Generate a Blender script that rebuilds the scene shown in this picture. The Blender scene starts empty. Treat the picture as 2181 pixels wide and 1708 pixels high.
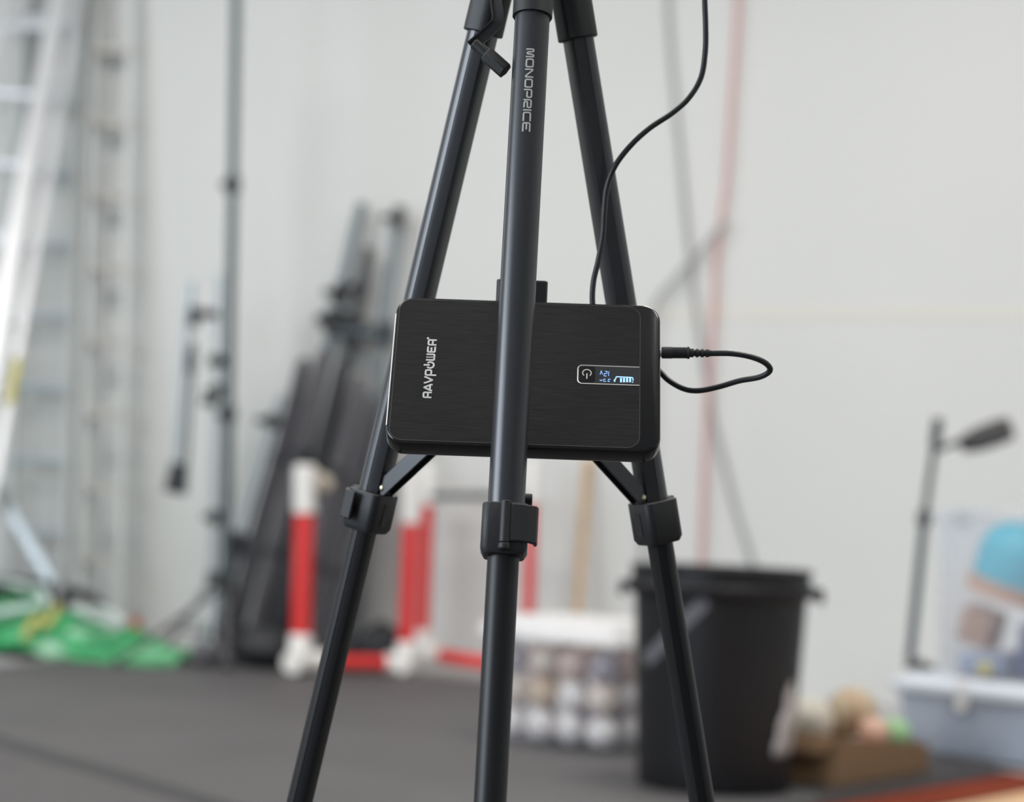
import bpy, bmesh, math, random
from mathutils import Vector as V, Matrix as M4
random.seed(7)
C = bpy.context.scene.collection
SC = bpy.context.scene

# ---------------------------------------------------------------- camera
FPX, CX, CY, CAMH = 4500.0, 1090.5, 854.0, 0.72
PITCH = math.atan((1080 - 854) / FPX)
ROLL = math.radians(2.5)
_r0 = V((1, 0, 0)); _f = V((0, math.cos(PITCH), math.sin(PITCH))); _u0 = V((0, -math.sin(PITCH), math.cos(PITCH)))
_r = _r0 * math.cos(ROLL) + _u0 * math.sin(ROLL)
_u = -_r0 * math.sin(ROLL) + _u0 * math.cos(ROLL)
CAMP = V((0, 0, CAMH))
cam = bpy.data.cameras.new('camera')
camo = bpy.data.objects.new('camera', cam); C.objects.link(camo)
m = M4.Identity(4)
for i in range(3):
    m[i][0] = _r[i]; m[i][1] = _u[i]; m[i][2] = -_f[i]; m[i][3] = CAMP[i]
camo.matrix_world = m
cam.sensor_fit = 'HORIZONTAL'; cam.sensor_width = 36.0
cam.lens = 36.0 * FPX / 2181.0
cam.clip_start = 0.05; cam.clip_end = 60
cam.dof.use_dof = True
cam.dof.focus_distance = 1.43
cam.dof.aperture_fstop = 4.8
cam.dof.aperture_blades = 0
SC.camera = camo

# ---------------------------------------------------------------- light, world, exposure
SC.view_settings.view_transform = 'Standard'
SC.view_settings.look = 'None'
SC.view_settings.gamma = 1.0
SC.view_settings.use_curve_mapping = False
SC.view_settings.exposure = 0.22
w = bpy.data.worlds.new('world'); SC.world = w; w.use_nodes = True
w.node_tree.nodes['Background'].inputs[0].default_value = (0.75, 0.85, 1.0, 1)
w.node_tree.nodes['Background'].inputs[1].default_value = 1.0

def area(name, loc, target, sx, sy, power, col):
    l = bpy.data.lights.new(name, 'AREA'); l.shape = 'RECTANGLE'; l.size = sx; l.size_y = sy
    l.energy = power; l.color = col
    o = bpy.data.objects.new(name, l); C.objects.link(o)
    o.location = loc
    o.rotation_euler = (V(target) - V(loc)).to_track_quat('-Z', 'Y').to_euler()
    return o
CEIL = 4.4
# daylight through the big window in the left wall (outside the frame)
area('window_daylight', (-4.9, -0.2, 2.0), (0, 0.6, 1.2), 4.4, 2.2, 250, (0.80, 0.90, 1.0))
area('added_fill_back', (-4.85, 6.4, 2.3), (-1.2, 9.3, 1.2), 2.2, 1.8, 70, (0.80, 0.90, 1.0))  # unseen fill lamp added to brighten the left of the back wall
# warm ceiling fixtures
for (lx, ly) in ((-2.4, 6.6), (1.2, 5.4), (-1.6, 2.2), (1.9, 1.6)):
    area('ceiling_lamp_light', (lx, ly, CEIL - 0.1), (lx, ly, 0), 1.2, 1.2, 84, (1.0, 0.955, 0.91))

# ---------------------------------------------------------------- helpers
def ray(px, py):
    return _f * FPX + _r * (px - CX) - _u * (py - CY)
def P(px, py, Y):
    d = ray(px, py); return CAMP + d * (Y / d.y)
def G(px, py, z=0.0):
    d = ray(px, py); return CAMP + d * ((z - CAMH) / d.z)
WY0, WK = 9.1, -0.43
def wall_y(x): return WY0 + WK * x
def W(px, py, off=0.0):
    d = ray(px, py)      # solve y = WY0 + WK x - off*1.0885
    t = (WY0 - off * 1.0885) / (d.y - WK * d.x)
    return CAMP + d * t
WN = V((WK, -1, 0)).normalized() * 1.0     # towards the room
WN = V((-0.395, -0.9187, 0)); WT = V((0.9187, -0.395, 0))

def mat(name, col, rough=0.5, metal=0.0, spec=0.5, noise=0.0, nscale=20.0, bump=0.0, emit=None, coat=0.0, stretch=None, sheen=0.0):
    mt = bpy.data.materials.new(name); mt.use_nodes = True
    nt = mt.node_tree; b = nt.nodes['Principled BSDF']
    b.inputs['Base Color'].default_value = (*col, 1); b.inputs['Roughness'].default_value = rough
    b.inputs['Metallic'].default_value = metal; b.inputs['Specular IOR Level'].default_value = spec
    if coat: b.inputs['Coat Weight'].default_value = coat; b.inputs['Coat Roughness'].default_value = 0.06
    if sheen: b.inputs['Sheen Weight'].default_value = sheen
    if emit:
        b.inputs['Emission Color'].default_value = (*emit[0], 1); b.inputs['Emission Strength'].default_value = emit[1]
    if noise or bump:
        tc = nt.nodes.new('ShaderNodeTexCoord'); mp = nt.nodes.new('ShaderNodeMapping')
        nt.links.new(tc.outputs['Object'], mp.inputs[0])
        if stretch: mp.inputs['Scale'].default_value = stretch
        n = nt.nodes.new('ShaderNodeTexNoise'); n.inputs['Scale'].default_value = nscale; n.inputs['Detail'].default_value = 5
        nt.links.new(mp.outputs[0], n.inputs['Vector'])
        if noise:
            rp = nt.nodes.new('ShaderNodeValToRGB')
            rp.color_ramp.elements[0].position = 0.3; rp.color_ramp.elements[1].position = 0.7
            rp.color_ramp.elements[0].color = (*[c * (1 - noise) for c in col], 1)
            rp.color_ramp.elements[1].color = (*[min(1, c * (1 + noise)) for c in col], 1)
            nt.links.new(n.outputs['Fac'], rp.inputs[0]); nt.links.new(rp.outputs[0], b.inputs['Base Color'])
        if bump:
            bp = nt.nodes.new('ShaderNodeBump'); bp.inputs['Strength'].default_value = bump; bp.inputs['Distance'].default_value = 0.002
            nt.links.new(n.outputs['Fac'], bp.inputs['Height']); nt.links.new(bp.outputs[0], b.inputs['Normal'])
    return mt

def clear_mat(name, col, opacity, rough=0.15):
    mt = bpy.data.materials.new(name); mt.use_nodes = True; nt = mt.node_tree
    b = nt.nodes['Principled BSDF']; out = nt.nodes['Material Output']
    b.inputs['Base Color'].default_value = (*col, 1); b.inputs['Roughness'].default_value = rough
    tr = nt.nodes.new('ShaderNodeBsdfTransparent'); tr.inputs[0].default_value = (*[0.93 + 0.07 * c for c in col], 1)
    mx = nt.nodes.new('ShaderNodeMixShader'); fr = nt.nodes.new('ShaderNodeFresnel'); fr.inputs[0].default_value = 1.35
    ad = nt.nodes.new('ShaderNodeMath'); ad.operation = 'ADD'; ad.inputs[1].default_value = opacity; ad.use_clamp = True
    mn = nt.nodes.new('ShaderNodeMath'); mn.operation = 'MINIMUM'; mn.inputs[1].default_value = 0.14
    nt.links.new(fr.outputs[0], mn.inputs[0]); nt.links.new(mn.outputs[0], ad.inputs[0]); nt.links.new(ad.outputs[0], mx.inputs[0])
    nt.links.new(tr.outputs[0], mx.inputs[1]); nt.links.new(b.outputs[0], mx.inputs[2]); nt.links.new(mx.outputs[0], out.inputs[0])
    return mt

class MB:
    """collects shapes for ONE mesh object"""
    def __init__(s): s.bm = bmesh.new()
    def quadstrip(s, rings, cap=True, closed=False):
        vs = [[s.bm.verts.new(p) for p in r] for r in rings]
        n = len(vs[0])
        rng = len(vs) if closed else len(vs) - 1
        for i in range(rng):
            a, b = vs[i], vs[(i + 1) % len(vs)]
            for j in range(n):
                k = (j + 1) % n
                s.bm.faces.new((a[j], a[k], b[k], b[j]))
        if cap and not closed:
            s.bm.faces.new(list(reversed(vs[0]))); s.bm.faces.new(vs[-1])
        return s
    def box(s, c, ax, ay, az, hx, hy, hz):
        c = V(c); ax = V(ax).normalized() * hx; ay = V(ay).normalized() * hy; az = V(az).normalized() * hz
        r = []
        for t in (-1, 1):
            r.append([c + az * t + ax * i + ay * j for i, j in ((-1, -1), (1, -1), (1, 1), (-1, 1))])
        return s.quadstrip(r)
    def abox(s, x0, x1, y0, y1, z0, z1):
        return s.box(((x0 + x1) / 2, (y0 + y1) / 2, (z0 + z1) / 2), (1, 0, 0), (0, 1, 0), (0, 0, 1), (x1 - x0) / 2, (y1 - y0) / 2, (z1 - z0) / 2)
    def bar(s, a, b, wx, wy, ref=(0, 0, 1)):
        a, b = V(a), V(b); t = (b - a).normalized(); r = V(ref)
        if abs(t.dot(r)) > 0.98: r = V((0, 1, 0))
        x = t.cross(r).normalized(); y = x.cross(t).normalized()
        return s.box((a + b) / 2, x, y, t, wx / 2, wy / 2, (b - a).length / 2)
    def tube(s, pts, rad, n=14, cap=True):
        pts = [V(p) for p in pts]
        if not hasattr(rad, '__len__'): rad = [rad] * len(pts)
        rings = []; up = None
        for i, p in enumerate(pts):
            t = (pts[min(i + 1, len(pts) - 1)] - pts[max(i - 1, 0)]).normalized()
            if up is None:
                up = t.cross(V((0, 0, 1)))
                if up.length < 1e-3: up = t.cross(V((0, 1, 0)))
                up.normalize()
            up = (up - t * up.dot(t)).normalized(); v = t.cross(up)
            rings.append([p + up * math.cos(2 * math.pi * k / n) * rad[i] + v * math.sin(2 * math.pi * k / n) * rad[i] for k in range(n)])
        return s.quadstrip(rings, cap)
    def cyl(s, a, b, r, n=20): return s.tube([a, b], r, n)
    def lathe(s, c, axis, prof, n=48, cap=True):
        c = V(c); t = V(axis).normalized(); x = t.orthogonal().normalized(); y = t.cross(x)
        rings = [[c + t * h + (x * math.cos(2 * math.pi * k / n) + y * math.sin(2 * math.pi * k / n)) * r for k in range(n)] for r, h in prof]
        return s.quadstrip(rings, cap)
    def sweep(s, prof, a, b, ox, oy):
        a, b = V(a), V(b); ox = V(ox); oy = V(oy)
        return s.quadstrip([[p + ox * u + oy * v for u, v in prof] for p in (a, b)])
    def sphere(s, c, r, n=20, sq=(1, 1, 1)):
        mm = M4.Translation(V(c)) @ M4.Diagonal((r * sq[0], r * sq[1], r * sq[2], 1))
        bmesh.ops.create_uvsphere(s.bm, u_segments=n, v_segments=n * 2 // 3, radius=1, matrix=mm); return s
    def ribbon(s, pts, width, fn, thick=0.00015, cap=0.5, closed=False):
        """stroke lettering: 2D polyline -> thin raised strip mapped by fn(x, y, h)"""
        pp = [V((p[0], p[1])) for p in pts]
        seg = []
        for i in range(len(pp) if closed else len(pp) - 1):
            a, b = pp[i], pp[(i + 1) % len(pp)]; kk = max(1, int(math.ceil((b - a).length / (width * 0.6))))
            seg += [a.lerp(b, q / kk) for q in range(kk)]
        pp = seg if closed else seg + [pp[-1]]
        n = len(pp); L = []; R = []
        for i in range(n):
            if closed: a, b = pp[(i - 1) % n], pp[(i + 1) % n]
            else: a, b = pp[max(i - 1, 0)], pp[min(i + 1, n - 1)]
            d1 = (pp[i] - a); d2 = (b - pp[i])
            d1 = d1.normalized() if d1.length > 1e-9 else d2.normalized()
            d2 = d2.normalized() if d2.length > 1e-9 else d1
            t = (d1 + d2)
            t = t.normalized() if t.length > 1e-6 else d1
            nn = V((-t.y, t.x)); co = max(0.5, nn.dot(V((-d1.y, d1.x))))
            L.append(pp[i] + nn * width / 2 / co); R.append(pp[i] - nn * width / 2 / co)
        rings = [[fn(l.x, l.y, 0), fn(l.x, l.y, thick), fn(r.x, r.y, thick), fn(r.x, r.y, 0)] for l, r in zip(L, R)]
        return s.quadstrip(rings, True, closed)
    def build(s, name, material, parent=None, smooth=35, bevel=0.0, sub=0):
        bmesh.ops.recalc_face_normals(s.bm, faces=s.bm.faces)
        L = V((0, 0, 0))
        if parent is not None: L = V(parent.get('_o', (0, 0, 0)))
        me = bpy.data.meshes.new(name)
        if parent is None:
            # origin at the base centre of the mesh
            xs = [v.co for v in s.bm.verts]
            L = V(((min(v.x for v in xs) + max(v.x for v in xs)) / 2, (min(v.y for v in xs) + max(v.y for v in xs)) / 2, min(v.z for v in xs)))
        for v in s.bm.verts: v.co -= L
        s.bm.to_mesh(me); s.bm.free()
        if smooth:
            me.shade_smooth(); me.set_sharp_from_angle(angle=math.radians(smooth))
        me.materials.append(material)
        o = bpy.data.objects.new(name, me); C.objects.link(o); o['_o'] = list(L)
        if parent is not None: o.parent = parent
        else: o.location = L
        if bevel:
            bv = o.modifiers.new('bevel', 'BEVEL'); bv.width = bevel; bv.segments = 3; bv.limit_method = 'ANGLE'; bv.angle_limit = math.radians(40)
            bv.harden_normals = False
        if sub:
            sb = o.modifiers.new('sub', 'SUBSURF'); sb.levels = sub; sb.render_levels = sub
        return o
def tag(o, label, cat, group=None, kind=None):
    if label: o['label'] = label
    if cat: o['category'] = cat
    if group: o['group'] = group
    if kind: o['kind'] = kind
    return o
def thing(name, loc, label, cat, group=None):
    o = bpy.data.objects.new(name, None); C.objects.link(o); o.location = loc; o['_o'] = list(V(loc)); o.empty_display_size = 0.05
    return tag(o, label, cat, group)
def copy_thing(src, loc, label=None, rot=None):
    c = src.copy(); C.objects.link(c); c.location = loc
    if rot: c.rotation_euler = rot
    if label: c['label'] = label
    for ch in src.children:
        d = ch.copy(); C.objects.link(d); d.parent = c
        for g in ch.children:
            e = g.copy(); C.objects.link(e); e.parent = d
    return c
def structure(o): o['kind'] = 'structure'; return o
def rrect(hx, hy, r, n=6):
    out = []
    for cx, cy, a0 in ((hx - r, hy - r, 0), (-hx + r, hy - r, 90), (-hx + r, -hy + r, 180), (hx - r, -hy + r, 270)):
        for k in range(n + 1):
            a = math.radians(a0 + 90 * k / n); out.append((cx + r * math.cos(a), cy + r * math.sin(a)))
    return out
def catmull(pts, n=8):
    pts = [V(p) for p in pts]; out = []
    for i in range(len(pts) - 1):
        p0, p1, p2, p3 = pts[max(i - 1, 0)], pts[i], pts[i + 1], pts[min(i + 2, len(pts) - 1)]
        for k in range(n):
            t = k / n
            out.append(0.5 * ((2 * p1) + (-p0 + p2) * t + (2 * p0 - 5 * p1 + 4 * p2 - p3) * t * t + (-p0 + 3 * p1 - 3 * p2 + p3) * t ** 3))
    out.append(pts[-1]); return out

# ---------------------------------------------------------------- materials
m_wall = mat('painted_wall', (0.64, 0.645, 0.63), 0.85, spec=0.2, noise=0.015, nscale=1.2)
m_seam = mat('wall_seam', (0.66, 0.64, 0.58), 0.8)
m_conc = mat('concrete', (0.42, 0.42, 0.42), 0.8, noise=0.08, nscale=3)
m_mat = mat('rubber_floor', (0.094, 0.091, 0.092), 0.62, spec=0.25, noise=0.10, nscale=1.6)
m_mat2 = mat('rubber_floor_b', (0.080, 0.077, 0.078), 0.62, spec=0.25, noise=0.10, nscale=1.6)
m_edge = mat('mat_edge', (0.02, 0.019, 0.02), 0.6)
m_ceil = mat('ceiling_paint', (0.72, 0.72, 0.70), 0.9)
m_leg = mat('satin_black_aluminium', (0.030, 0.031, 0.036), 0.31, metal=0.2, spec=0.7)
m_leg2 = mat('satin_black_inner_tube', (0.0075, 0.0075, 0.009), 0.42, metal=0.0, spec=0.35)
m_plas = mat('black_plastic', (0.0145, 0.0145, 0.0165), 0.52, noise=0.12, nscale=900, bump=0.12)
m_pdark = mat('black_plastic_dark', (0.016, 0.016, 0.018), 0.5)
m_screw = mat('brass_screw', (0.75, 0.68, 0.5), 0.25, metal=1.0)
m_print = mat('grey_print', (0.50, 0.48, 0.46), 0.5)
m_rav = mat('silver_print', (0.62, 0.60, 0.58), 0.45)
m_gloss = mat('gloss_black_case', (0.007, 0.0065, 0.007), 0.18, spec=0.4)
m_brush = mat('brushed_black_panel', (0.0125, 0.0113, 0.0108), 0.36, metal=0.15, spec=0.36, noise=0.5, nscale=140, stretch=(0.35, 9, 9))
m_chrome = mat('chrome', (0.80, 0.76, 0.72), 0.34, metal=1.0)
m_screen = mat('screen_black', (0.035, 0.035, 0.036), 0.2)
m_lcd = mat('lcd_blue', (0.1, 0.2, 0.5), 0.4, emit=((0.22, 0.42, 0.85), 0.9))
m_lcdb = mat('lcd_bright', (0.2, 0.4, 0.8), 0.4, emit=((0.33, 0.55, 0.95), 1.0))
m_cable = mat('cable_rubber', (0.016, 0.017, 0.019), 0.42)

# ================================================================= room
def wpt(s, n, z=0): return V((0, WY0, 0)) + WT * s + WN * n + V((0, 0, z))
def wbox(s0, s1, n0, n1, z0, z1, mb=None):
    mb = mb or MB()
    return mb.box(wpt((s0 + s1) / 2, (n0 + n1) / 2, (z0 + z1) / 2), WT, WN, (0, 0, 1), (s1 - s0) / 2, (n1 - n0) / 2, (z1 - z0) / 2)
XL, XR, YR = -5.1, 5.1, -5.0
S0, S1 = -5.9, 5.9
structure(wbox(S0, S1, -0.2, 0, -0.1, CEIL).build('wall_back', m_wall))
structure(MB().abox(XL - .2, XR + .2, YR - .2, 11.6, -0.2, 0).build('floor', m_conc))
structure(MB().abox(XL - .2, XR + .2, YR - .2, 11.6, CEIL, CEIL + .2).build('ceiling', m_ceil))
structure(MB().abox(XR, XR + .2, YR, wall_y(XR) - .02, 0, CEIL).build('wall_right', m_wall))
structure(MB().abox(XL - .2, XR + .2, YR - .2, YR, 0, CEIL).build('wall_rear', m_conc))
structure(MB().abox(XL - .2, XL, YR, wall_y(XL) - .02, 0, CEIL).build('wall_left', m_wall))
b = MB()
for (y0, y1, z0, z1) in ((-2.5, 2.1, .8, .88), (-2.5, 2.1, 3.12, 3.2), (-2.5, -2.42, .88, 3.12), (2.02, 2.1, .88, 3.12), (-.24, -.16, .88, 3.12)):
    b.abox(XL, XL + .06, y0, y1, z0, z1)
for (y0, y1, z0, z1) in ((5.3, 7.5, 1.35, 1.42), (5.3, 7.5, 3.18, 3.25), (5.3, 5.37, 1.42, 3.18), (7.43, 7.5, 1.42, 3.18)):  # frame added around the fill lamp, out of view
    b.abox(XL, XL + .06, y0, y1, z0, z1)
wf = structure(b.build('window_1', mat('window_frame', (.5, .5, .5), .5)))
structure(MB().abox(XL + .005, XL + .012, -2.42, 2.02, .88, 3.12).build('window_pane', mat('bright_pane', (.3, .3, .3), .2, emit=((.8, .9, 1.0), 2.0)), wf))
# shallow horizontal joint where two wall sheets meet, at the right
a_ = W(1400, 668); zz = W(1900, 668).z
b = MB(); wbox(-0.2, 5.0, 0.0, 0.003, zz - 0.022, zz + 0.022, b)
structure(b.build('trim_1', m_seam))
# ---- rubber flooring: two sheets with a dark gap between them
MT = 0.012
def slab(name, pts, z0, z1, m_):
    b = MB(); b.quadstrip([[V((p.x, p.y, z0)) for p in pts], [V((p.x, p.y, z1)) for p in pts]])
    return b.build(name, m_, bevel=0.003)
gA, gB = G(0, 1590), G(400, 1708)
sd = (gB - gA).normalized()
off = V((sd.y, -sd.x, 0)); off = off if off.x > 0 else -off
eR1 = G(2128, 1652); eR2 = G(1800, 1708); ed = (eR2 - eR1).normalized()
pn = V((ed.y, -ed.x, 0)); pn = pn if pn.x > 0 else -pn
q0, q1 = gA + off * .012, gB + off * .012
from mathutils.geometry import intersect_line_line as ILL
tip = ILL(q0, q1, eR1, eR2)[0]
mback = [G(-260, 1452), G(150, 1408), G(420, 1404), G(700, 1425), G(1060, 1458), G(1500, 1478), G(1960, 1575), G(2085, 1605)]
main = [q0 - sd * 2.2, tip, eR1] + mback[::-1]
tag(slab('rubber_mat', main, 0, MT, m_mat), 'wide dark grey rubber floor mat running under the bins and stands', 'mat')
near = [tip - off * .024 - sd * .02, V((.2, 3.7, 0)), V((4.6, 3.0, 0)), V((4.6, -2, 0)), V((-4.6, -2, 0)), V((-4.6, 8.0, 0)), gA - off * .012 - sd * 2.6]
tag(slab('rubber_mat', near, 0, MT, m_mat2), 'dark grey rubber floor mat in the left foreground beyond the seam line', 'mat')
ta, te = gA - sd * 1.9, tip - sd * .1
b = MB(); b.box((ta + te) / 2 + V((0, 0, MT + .001)), sd, off, (0, 0, 1), (te - ta).length / 2, .045, .0008)  # dark strip laid over the gap between the two mats
tag(b.build('seam_strip', mat('black_strip', (.030, .029, .030), .6)), 'dark strip along the seam between the floor mats at the lower left', 'strip')
mat3 = [V((p[0], p[1], 0)) for p in ((eR1.x, eR1.y), ((eR1 + ed * 1.05).x, (eR1 + ed * 1.05).y), (.845, 5.56), (.70, 5.98), (.74, 6.2), (G(2030, 1628).x, G(2030, 1628).y))]  # near-black tone also carries the shade around the cardboard box
tag(slab('rubber_mat', mat3, MT, MT + .008, mat('shaded_black_mat', (.040, .036, .037), .6, spec=.3, noise=.1, nscale=2)), 'small rubber mat under the cardboard box at the right, near-black with the shade there included', 'mat')
a, e = eR1 + pn * .024, eR1 + ed * 2.4 + pn * .024
b = MB(); b.box((a + e) / 2 + V((0, 0, .009)), ed, pn, (0, 0, 1), (e - a).length / 2, .022, .009)
tag(b.build('rubber_edging', m_edge, bevel=.003), 'black rubber edging strip along the right edge of the floor mat', 'edging')

# ================================================================= tripod
def legline(p0, p1, y0, k):
    """leg axis: image line p0-p1, depth plane y = y0 + k (1.05 - z)"""
    out = []
    for px, py in (p0, p1):
        d = ray(px, py)    # y = y0 + k(1.05 - CAMH - t dz)  ->  t(dy + k dz) = y0 + k(1.05-CAMH)
        out.append(CAMP + d * ((y0 + k * (1.05 - CAMH)) / (d.y + k * d.z)))
    return out
LEGS = [legline((1130.5, 100), (1044, 1708), 1.464, -0.2346),
        legline((1023, 90), (638, 1708), 1.5305, 0.125),
        legline((1235, 100), (1495, 1708), 1.5285, 0.1138)]
AX = V((0.002, 1.5077, 0))
tri = thing('tripod', (AX.x, AX.y, 0), 'black three-legged camera tripod in the foreground holding a power bank', 'tripod')
def leg_at_y(i, py):
    A, B = LEGS[i]; lo, hi = -0.6, 2.5
    for _ in range(40):
        mid = (lo + hi) / 2; q = A + (B - A) * mid - CAMP; y = CY - FPX * q.dot(_u) / q.dot(_f)
        if y < py: lo = mid
        else: hi = mid
    return A + (B - A) * lo
def dprof(a, bfront, flat, back, n=18, step=0.0007):
    """half-elliptic outer side, grooved step, tapering to a flat back (u = tangential, v = outward)"""
    p = []
    for k in range(n + 1):
        an = math.pi * k / n; p.append((a * math.cos(an), bfront * math.sin(an)))
    p += [(-a, -0.0012), (-a + step, -0.0014), (-a + step, -0.002), (-flat - 0.0006, -back), (-flat + 0.0008, -back - 0.0006)]
    p += [(flat - 0.0008, -back - 0.0006), (flat + 0.0006, -back), (a - step, -0.002), (a - step, -0.0014), (a, -0.0012)]
    return p
lock_y = (1132, 1087, 1110)      # image row of each lock centre
lockP = []
for i in range(3):
    A, B = LEGS[i]; t = (B - A).normalized()
    o = (V((A.x, A.y, 0)) - AX); o.z = 0
    o = V((math.cos(math.radians([-91.6, 148.4, 28.4][i])), math.sin(math.radians([-91.6, 148.4, 28.4][i])), 0))
    o = (o - t * o.dot(t)).normalized(); wv = t.cross(o).normalized()
    if i == 0 and wv.x < 0: wv = -wv
    if i > 0:
        ref = V((-o.y, o.x, 0)); wv = wv if wv.dot(ref) > 0 else -wv
    LP = leg_at_y(i, lock_y[i]); lockP.append((LP, t, o, wv))
    foot = A + t * ((0.0290 - A.z) / t.z); top = A - t * ((1.135 - A.z) / -t.z)
    k_ = 1.0 if i == 0 else 0.97
    leg = MB().sweep(dprof(0.0122 * k_, 0.0112 * k_, 0.0072, 0.0088), top, LP, wv, o).build('leg', m_leg, tri)
    mid = LP + (foot - LP) * 0.52
    MB().sweep(dprof(0.0104 * k_, 0.0094, 0.0060, 0.0072), LP, mid, wv, o).build('lower_tube', m_leg2, leg)
    MB().sweep(dprof(0.0086, 0.0078, 0.0050, 0.0062), mid, foot, wv, o).build('foot_tube', m_leg2, leg)
    b = MB(); b.sweep([(x * 1.0, y) for x, y in rrect(0.0135, 0.0130, 0.005)], mid - t * 0.016, mid + t * 0.016, wv, o)
    b.build('lower_lock', m_plas, leg, bevel=0.0015)
    b = MB(); b.lathe(foot + t * 0.002, t, [(0.010, -0.03), (0.0125, -0.026), (0.013, 0.004), (0.010, 0.012)], 24); b.build('rubber_foot', m_pdark, leg)
    # upper sleeve that hinges on the head
    cy_ = (37, 72, 84)[i]
    cp = leg_at_y(i, cy_)
    b = MB(); pr = [(x, y - 0.0005) for x, y in rrect(0.0140, 0.0128, 0.0095)]
    if i == 0:
        pr = dprof(0.0140, 0.0132, 0.0105, 0.0105, step=0.0002)
    b.sweep(pr, cp - t * 0.062, cp, wv, o)
    b.build('leg_sleeve', m_plas, leg, bevel=0.001)
    # flip lock
    lk = MB(); hl = (0.0170, 0.0150, 0.0160)[i]
    pr = [(x, y - 0.001) for x, y in rrect(0.0152, 0.0142, 0.0055)]
    pr2 = [(x * 0.86, y * 0.86) for x, y in pr]
    rings = []
    for tt, pp in ((-hl, [(x * .97, y * .97) for x, y in pr]), (-hl + .001, pr), (hl - 0.004, pr), (hl, pr2)):
        rings.append([LP + t * tt + wv * x + o * y for x, y in pp])
    lk.quadstrip(rings); lk = lk.build('flip_lock', m_plas, leg, bevel=0.0007)
    # the hinged lever: plate wrapping the side +w, with its hinge barrel on the outer face
    lv = MB(); sgn = 1 if i == 0 else -1
    sgn = 1
    e0, e1 = -hl + 0.001, hl - 0.0075
    plate = [(-0.001, 0.0118), (0.004, 0.0164), (0.0125, 0.0160), (0.0206, 0.0105), (0.0216, 0.0070), (0.0214, 0.0010), (0.0190, 0.0006), (0.0188, 0.006), (0.0150, 0.0112)]
    lv.quadstrip([[LP + t * e + wv * x * sgn + o * y for x, y in plate] for e in (e0 + 0.0005, e1)])
    lv.build('lock_lever', m_plas, leg, bevel=0.0009)
    hb = MB()
    hb.tube([LP + t * (e0 - 0.0012) + o * 0.0145 + wv * 0.0005 * sgn, LP + t * (hl - 0.0065) + o * 0.0145 + wv * 0.0005 * sgn], 0.0036, 16)
    hb.tube([LP + t * (hl - 0.0060) + o * 0.0142 + wv * 0.0005 * sgn, LP + t * (hl - 0.0028) + o * 0.0142 + wv * 0.0005 * sgn, LP + t * (hl - 0.0014) + o * 0.0142 + wv * 0.0005], [0.0041, 0.0041, 0.0030], 16)
    hb.build('lock_hinge', m_plas, leg, bevel=0.0005)
    # slot in the inner face of the lock
    b = MB(); b.box(LP - o * 0.0152 + t * 0.000, wv, o, t, 0.0030, 0.0004, 0.0085); b.build('lock_slot', m_pdark, leg)
# head block and centre column (mostly above the frame)
b = MB(); b.lathe((AX.x, AX.y, 0), (0, 0, 1), [(0.024, 1.098), (0.034, 1.102), (0.040, 1.112), (0.040, 1.165), (0.030, 1.18), (0.018, 1.185)], 36)
for i in range(3):
    LP, t, o, wv = lockP[i]; A, B = LEGS[i]
    p = A - t * ((1.118 - A.z) / -t.z)
    b.box(p, wv, o, t, 0.0075, 0.013, 0.022)
b.build('head_block', m_plas, tri, bevel=0.002)
HUBZ0, HUBZ1 = 0.792, 0.8815
b = MB(); b.cyl((AX.x, AX.y, HUBZ0 + .02), (AX.x, AX.y, 1.26), 0.0098, 28); b.build('centre_column', m_leg, tri)
b = MB(); b.lathe((AX.x, AX.y, 1.26), (0, 0, 1), [(0.018, 0), (0.030, 0.012), (0.030, 0.022), (0.012, 0.026)], 32); b.build('top_plate', m_plas, tri)
hc = P(1108, 700, AX.y)
b = MB(); b.sweep(rrect(0.0182, 0.0145, 0.003), (hc.x, AX.y, HUBZ0), (hc.x, AX.y, HUBZ1), (1, 0, 0.0), (0, 1, 0)); 
b.build('spreader_hub', m_plas, tri, bevel=0.0012)
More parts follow.
